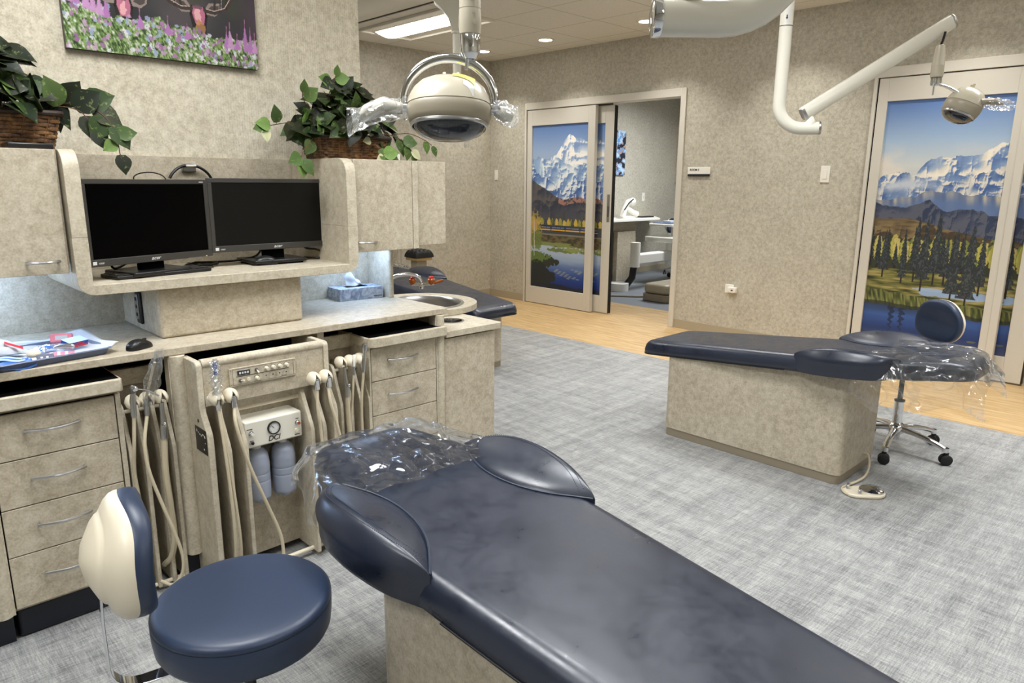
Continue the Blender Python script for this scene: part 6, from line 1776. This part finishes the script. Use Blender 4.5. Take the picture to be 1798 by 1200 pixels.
    me.polygons.foreach_set('use_smooth', [True]*len(me.polygons)); me.materials.append(M['leaf'])
    o = bpy.data.objects.new('foliage', me); COL.objects.link(o); o.parent = t
    return t
ZP = 1.4645
plant('leafy trailing plant in a woven basket on the left wall cabinet', .40, 2.76, ZP, .195, .10, .118, (.20, .11, .25), [
    ([(.58, 2.74, 1.60), (.64, 2.70, 1.615), (.69, 2.67, 1.60), (.73, 2.65, 1.56), (.745, 2.64, 1.50), (.748, 2.635, 1.455)],
     [(.12, .06, .4, .5, 0), (.3, .062, .9, .35, 0), (.42, .058, .7, -.4, 0), (.55, .055, -.5, -.8, 0), (.65, .055, .5, -.8, 0), (.75, .038, .9, .15, 1), (.8, .034, -.6, -.4, 0), (.97, .042, .15, -1, 0)]),
    ([(.56, 2.72, 1.59), (.61, 2.68, 1.60), (.655, 2.66, 1.585), (.68, 2.65, 1.54)], [(.3, .060, -.3, .8, 0), (.5, .06, .7, .5, 0), (.75, .05, .2, -.9, 0), (1, .045, .4, -.9, 0)])], 4, 165, 1.45, -.03)
plant('leafy trailing plant in a woven basket on the right wall cabinets', 1.672, 2.76, ZP, .165, .095, .098, (.235, .11, .205), [
    ([(1.50, 2.73, 1.575), (1.41, 2.70, 1.60), (1.33, 2.67, 1.59), (1.265, 2.66, 1.575)], [(.15, .045, .1, 1, 1), (.75, .048, -.1, 1, 1), (.85, .045, -1, .1, 1), (.95, .038, -1, -.2, 1), (1, .036, .1, -1, 2), (.3, .05, .2, -1, 0), (.45, .045, -.2, -1, 0)]),
    ([(1.50, 2.70, 1.56), (1.455, 2.66, 1.53), (1.405, 2.63, 1.49), (1.385, 2.615, 1.455)], [(.25, .05, -.5, -.8, 0), (.85, .05, -.6, -.25, 1), (.95, .052, .5, -.7, 1), (1, .045, .05, -1, 1), (.1, .05, -.6, .1, 0)]),
    ([(1.72, 2.68, 1.57), (1.735, 2.64, 1.54), (1.755, 2.62, 1.50), (1.775, 2.61, 1.478)], [(.3, .03, -1, -.1, 2), (.6, .05, .4, -.5, 1), (.8, .052, .9, .1, 1), (.95, .03, -.9, -.3, 2), (1, .048, .8, -.3, 1)]),
    ([(1.78, 2.70, 1.58), (1.85, 2.66, 1.57), (1.90, 2.64, 1.54), (1.93, 2.63, 1.50)], [(.2, .055, -.1, -.9, 1), (.45, .055, .2, -.8, 0), (.6, .05, .8, -.1, 1), (.75, .045, -.1, -1, 1), (.9, .04, .6, -.5, 2), (1, .034, .1, -1, 1)]),
    ([(1.57, 2.73, 1.68), (1.58, 2.69, 1.76), (1.585, 2.67, 1.785)], [(.5, .05, -.6, .2, 1), (.8, .045, .9, .2, 1), (1, .03, .2, 1, 1), (.3, .05, .7, .1, 1), (.6, .05, .7, -.4, 0), (.7, .05, -.7, -.3, 0)]),
    ([(1.50, 2.73, 1.64), (1.45, 2.69, 1.69), (1.43, 2.66, 1.715)], [(.9, .036, .1, .8, 1), (.5, .05, .6, .5, 0)]),
    ([(1.86, 2.70, 1.575), (1.95, 2.68, 1.585), (2.02, 2.66, 1.56), (2.05, 2.65, 1.54)], [(.7, .04, .1, -.9, 1), (1, .036, .4, -.9, 1)])], 9, 150, 1.3, -.01)

# ------------------------------------------------------------------ second bay seen past the sink
t = thing('rear_cabinet', 'low beige cabinet behind the farthest chair', 'cabinet', (4.0, 6.05, 0))
W(t).box(2.4, 4.02, 5.85, 6.4, .05, .60).build('body', M['lam'], t, bev=.002)
W(t).box(2.42, 4.0, 5.88, 6.38, .001, .05).build('plinth', M['grey_kick'], t)
t = thing('rear_wall_unit', 'tall beige shelf board seen between the near end panel and the tufted cushion', 'shelf unit', (3.95, 5.75, .6))
W(t).box(3.62, 3.96, 5.70, 5.74, .605, 1.3).build('panel_board', M['lam'], t, bev=.002)
W(t).tube([(3.985, 5.68, .605), (3.985, 5.68, 1.3)], .022, 16).build('rounded_post', M['lam_edge'], t, smooth=True)
W(t).box(3.62, 4.0, 5.66, 6.0, .6005, .6045).build('foot_board', M['lam'], t)
t = thing('wooden_board', 'small tan wooden block under the black tufted cushion', 'board', (4.17, 5.55, .60))
W(t).box(4.03, 4.215, 5.46, 5.64, .634, .662).build('block', M['wood_tan'], t, bev=.004)
W(t).box(4.06, 4.18, 5.50, 5.60, .001, .633).build('stand_column', M['grey_cream'], t, bev=.004)
t = thing('tufted_cushion', 'black tufted cushion on a tan block behind the farthest chair', 'cushion', (4.16, 5.55, .663))
def tuft(u, v):
    x = -.105+.21*u; y = -.10+.20*v
    e = max(0, 1-abs(x/.105)**4)*max(0, 1-abs(y/.10)**4)
    q = abs(math.sin(PI*(x+.105)/.0525))**.5*abs(math.sin(PI*(y+.10)/.0667))**.5
    return (4.125+x, 5.55+y, .6635+.080*e**.3*(.82+.18*q))
g = W(t); g.grid(tuft, 72, 60); g.box(4.022, 4.228, 5.452, 5.648, .663, .668); g.build('tufted_pad', M['rubber'], t, smooth=True, ang=80)

# ------------------------------------------------------------------ side room seen through the left sliding door
YE = 6.64
t = thing('wall_picture', 'narrow blue and brown picture on the wall of the side room', 'picture', (8.3, 6.62, 1.5))
W(t).box(7.7, 8.72, 6.612, YE-.001, 1.49, 2.12).build('canvas_block', M['black'], t)
paint_fish(.5, .31, 260, 160).make('printed_canvas', V((7.7, 6.611, 1.49))-t.location, (1.02, 0, 0), (0, 0, .63), t, M['art_flat'])
t = thing('light_switch', 'small white switch on the side room wall under the picture', 'switch', (9.25, 6.63, 1.17))
W(t).box(9.215, 9.285, 6.632, YE-.0005, 1.10, 1.23).build('cover_plate', M['white'], t, bev=.002)
W(t).box(9.24, 9.26, 6.628, 6.632, 1.145, 1.18).build('rocker', M['cream'], t)
t = thing('wall_counter', 'white wall counter with a corner in the side room', 'counter', (8.6, 6.4, .84))
W(t).prism([(7.2, YE-.001), (7.2, 6.10), (8.95, 6.10), (9.40, 6.50), (9.42, YE-.001)], 'z', .845, .875).build('top_board', M['white'], t, bev=.004)
W(t).box(7.3, 8.62, 6.28, 6.30, .10, .844).build('front_panel', M['lam'], t); W(t).box(8.60, 8.64, 6.30, 6.63, .10, .844).build('end_panel', M['lam'], t)
t = thing('white_instrument', 'white bent-arm microscope-like device on the side room counter', 'device', (8.45, 6.35, .876))
W(t).tube([(8.36, 6.35, .89), (8.40, 6.35, 1.0), (8.48, 6.35, 1.10), (8.60, 6.35, 1.11)], [.05, .045, .045, .06], 16).build('arm_body', M['white'], t, smooth=True)
W(t).tube([(8.45, 6.35, 1.02), (8.60, 6.33, .95), (8.68, 6.33, .93)], [.035, .04, .045], 14).build('lower_arm', M['white'], t, smooth=True)
W(t).lathe([(.13, 0), (.13, .015), (.10, .03), (0, .032)], (8.45, 6.36, .876)).build('foot', M['white'], t, smooth=True)
W(t).tube([(8.33, 6.29, 1.0), (8.42, 6.28, 1.10), (8.52, 6.28, 1.15)], .008, 8).build('dark_band', M['black'], t, smooth=True)
t = thing('dark_tool_case', 'flat dark case lying on the side room counter', 'case', (8.95, 6.35, .876))
W(t).box(8.78, 9.08, 6.3, 6.42, .876, .893).build('case_body', M['black'], t, bev=.004)
t = thing('delivery_cart', 'white dental instrument cart with hoses in the side room', 'dental unit', (8.6, 5.6, 0))
g = W(t); g.tube([(7.62, 5.55, .30), (7.62, 5.55, .62)], .065, 24); g.build('arm_post', M['white'], t, smooth=True)
W(t).box(7.62, 8.42, 5.50, 5.62, .33, .47).build('support_arm', M['white'], t, bev=.02)
W(t).tube([(8.44, 5.55, .26), (8.44, 5.55, .62)], .07, 20).build('head_post', M['white'], t, smooth=True)
W(t).prism(rrect(8.22, 9.02, 5.30, 5.86, .06, 5), 'z', .585, .66).build('instrument_table', M['white'], t, bev=.012)
W(t).prism(rrect(8.25, 8.80, 5.42, 5.82, .05, 5), 'z', .80, .835).build('upper_tray', M['white'], t, bev=.008)
W(t).tube([(8.62, 5.64, .66), (8.62, 5.64, .80)], .035, 14).build('tray_post', M['white'], t, smooth=True)
W(t).tube([(7.60, 5.55, .31), (7.60, 5.57, .16), (7.52, 5.6, .06), (7.40, 5.62, .045)], .045, 14).build('umbilical', M['rubber'], t, smooth=True)
W(t).tube([(7.40, 5.62, .001), (7.40, 5.62, .10)], .12, 20).build('floor_foot', M['white'], t, smooth=True)
for k in range(6):
    x = 8.32+.12*k
    W(t).tube(catmull([(x, 5.32, .60), (x-.02, 5.26, .40), (x+.02, 5.26, .18), (x+.10, 5.30, .13+.01*k), (x+.14, 5.38, .30), (x+.12, 5.50, .56)]), .012, 8).build('instrument_hose', M['hose'], t, smooth=True)
t = thing('small_tray', 'blue-grey tray on the upper shelf of the side room cart', 'tray', (8.5, 5.6, .836))
W(t).box(8.28, 8.70, 5.46, 5.76, .8355, .850).build('tray_body', M['tray_blue'], t, bev=.004)
W(t).box(8.40, 8.60, 5.55, 5.68, .8505, .87).build('paper_stack', M['paper'], t, bev=.002)
t = thing('side_panel_box', 'upright beige panel behind the cart in the side room', 'cabinet', (8.1, 6.15, 0))
W(t).box(8.08, 8.50, 6.20, 6.27, .0005, .70).build('panel', M['lam'], t, bev=.003)
make_stool('navy stool behind the instrument cart in the side room', (9.35, 5.95, 0), 95, .5, (.50, .58))
make_stool('dark low stool beside the door frame in the side room', (8.55, 4.95, 0), -10, .2, (.36, .42))
t = thing('chair_foot', 'taupe moulded chair base on the side room floor beside the door frame', 'chair base', (7.25, 4.75, 0))
g = W(t); g.prism(rrect(6.98, 7.75, 4.60, 4.98, .08, 6), 'z', .002, .09); g.build('lower_base', M['grey_kick'], t, bev=.01)
g = W(t); g.prism(rrect(6.99, 7.74, 4.61, 4.97, .08, 6), 'z', .0905, .21); g.build('upper_shell', M['grey_cream'], t, bev=.04, seg=4)
W(t).tube([(7.55, 4.80, .20), (7.60, 4.80, .32), (7.70, 4.80, .36)], [.12, .11, .08], 18).build('lift_arm', M['grey_cream'], t, smooth=True)
t = thing('floor_cable', 'grey cable lying on the side room floor', 'cable', (7.0, 5.6, 0))
W(t).tube(catmull([(6.30, 5.60, .014), (6.8, 5.50, .014), (7.15, 5.10, .014), (7.30, 5.02, .03)]), .013, 8).build('cable_body', M['grey_cream'], t, smooth=True)
t = thing('exam_wall_cabinet', 'tall beige wall cabinet at the right edge of the side room view', 'wall cabinet', (10.3, 6.35, 1.4))
W(t).box(10.10, 10.55, 6.15, YE-.001, 1.38, 2.35).build('body', M['lam'], t, bev=.003)

for pre, grp in (('rolling_stool', 'rolling stools'), ('computer_monitor', 'screens on the open shelf'), ('water_bottle', 'milky water bottles'), ('basket_plant', 'plants in woven baskets'),
                 ('ceiling_light', 'rectangular ceiling lights'), ('plastic_cover', 'clear covers on the chair heads'), ('round_post', 'rounded posts of the cabinet row'), ('instrument_rack', 'racks of hanging instruments'),
                 ('dental_lamp', 'dental lamps on arms'), ('wall_cabinet', 'wall cabinets beside the screens'), ('drawer_cabinet', 'drawer cabinets under the worktop'), ('pull_out_shelf', 'pull-out shelves'),
                 ('power_cable', 'black cables on the screen shelf'), ('handpiece_hose', 'instrument hoses on the control unit'), ('undercabinet_light', 'tube lights under the wall cabinets'), ('computer_mouse', 'black computer mice'),
                 ('air_water_syringe', 'air-water syringes'), ('suction_valve', 'suction valves'), ('saliva_ejector', 'suction tips')):
    for o in SC.objects:
        if o.parent is None and o.name.split('.')[0] == pre and 'label' in o: o['group'] = grp

# ------------------------------------------------------------------ camera, world, colour
f_px, yaw, pit, roll = 1242.2921, 0.80037422, 0.22219684, 0.00848189
F = V((math.cos(yaw)*math.cos(pit), math.sin(yaw)*math.cos(pit), -math.sin(pit)))
R0 = V((math.sin(yaw), -math.cos(yaw), 0)); U0 = R0.cross(F)
R = R0*math.cos(roll)+U0*math.sin(roll); U = R.cross(F)
cam = bpy.data.cameras.new('camera'); cam.sensor_fit = 'HORIZONTAL'; cam.sensor_width = 36; cam.lens = f_px/1798*36
cam.clip_start = .02; cam.clip_end = 60
co = bpy.data.objects.new('camera', cam); COL.objects.link(co)
mm = Matrix((R, U, -F)).transposed().to_4x4(); mm.translation = V((0, 0, 1.38)); co.matrix_world = mm
SC.camera = co
wd = bpy.data.worlds.new('world'); SC.world = wd; wd.use_nodes = True
wd.node_tree.nodes['Background'].inputs[0].default_value = (.9, .93, 1, 1); wd.node_tree.nodes['Background'].inputs[1].default_value = .05
SC.view_settings.view_transform = 'Standard'; SC.view_settings.look = 'None'; SC.view_settings.exposure = 0.33; SC.view_settings.gamma = 1.0
SC.view_settings.use_curve_mapping = False
try:
    SC.cycles.max_bounces = 8; SC.cycles.diffuse_bounces = 4; SC.cycles.glossy_bounces = 4; SC.cycles.transparent_max_bounces = 16
    SC.cycles.use_denoising = True; SC.cycles.sample_clamp_indirect = 4.0; SC.cycles.caustics_reflective = False; SC.cycles.caustics_refractive = False
except Exception: pass
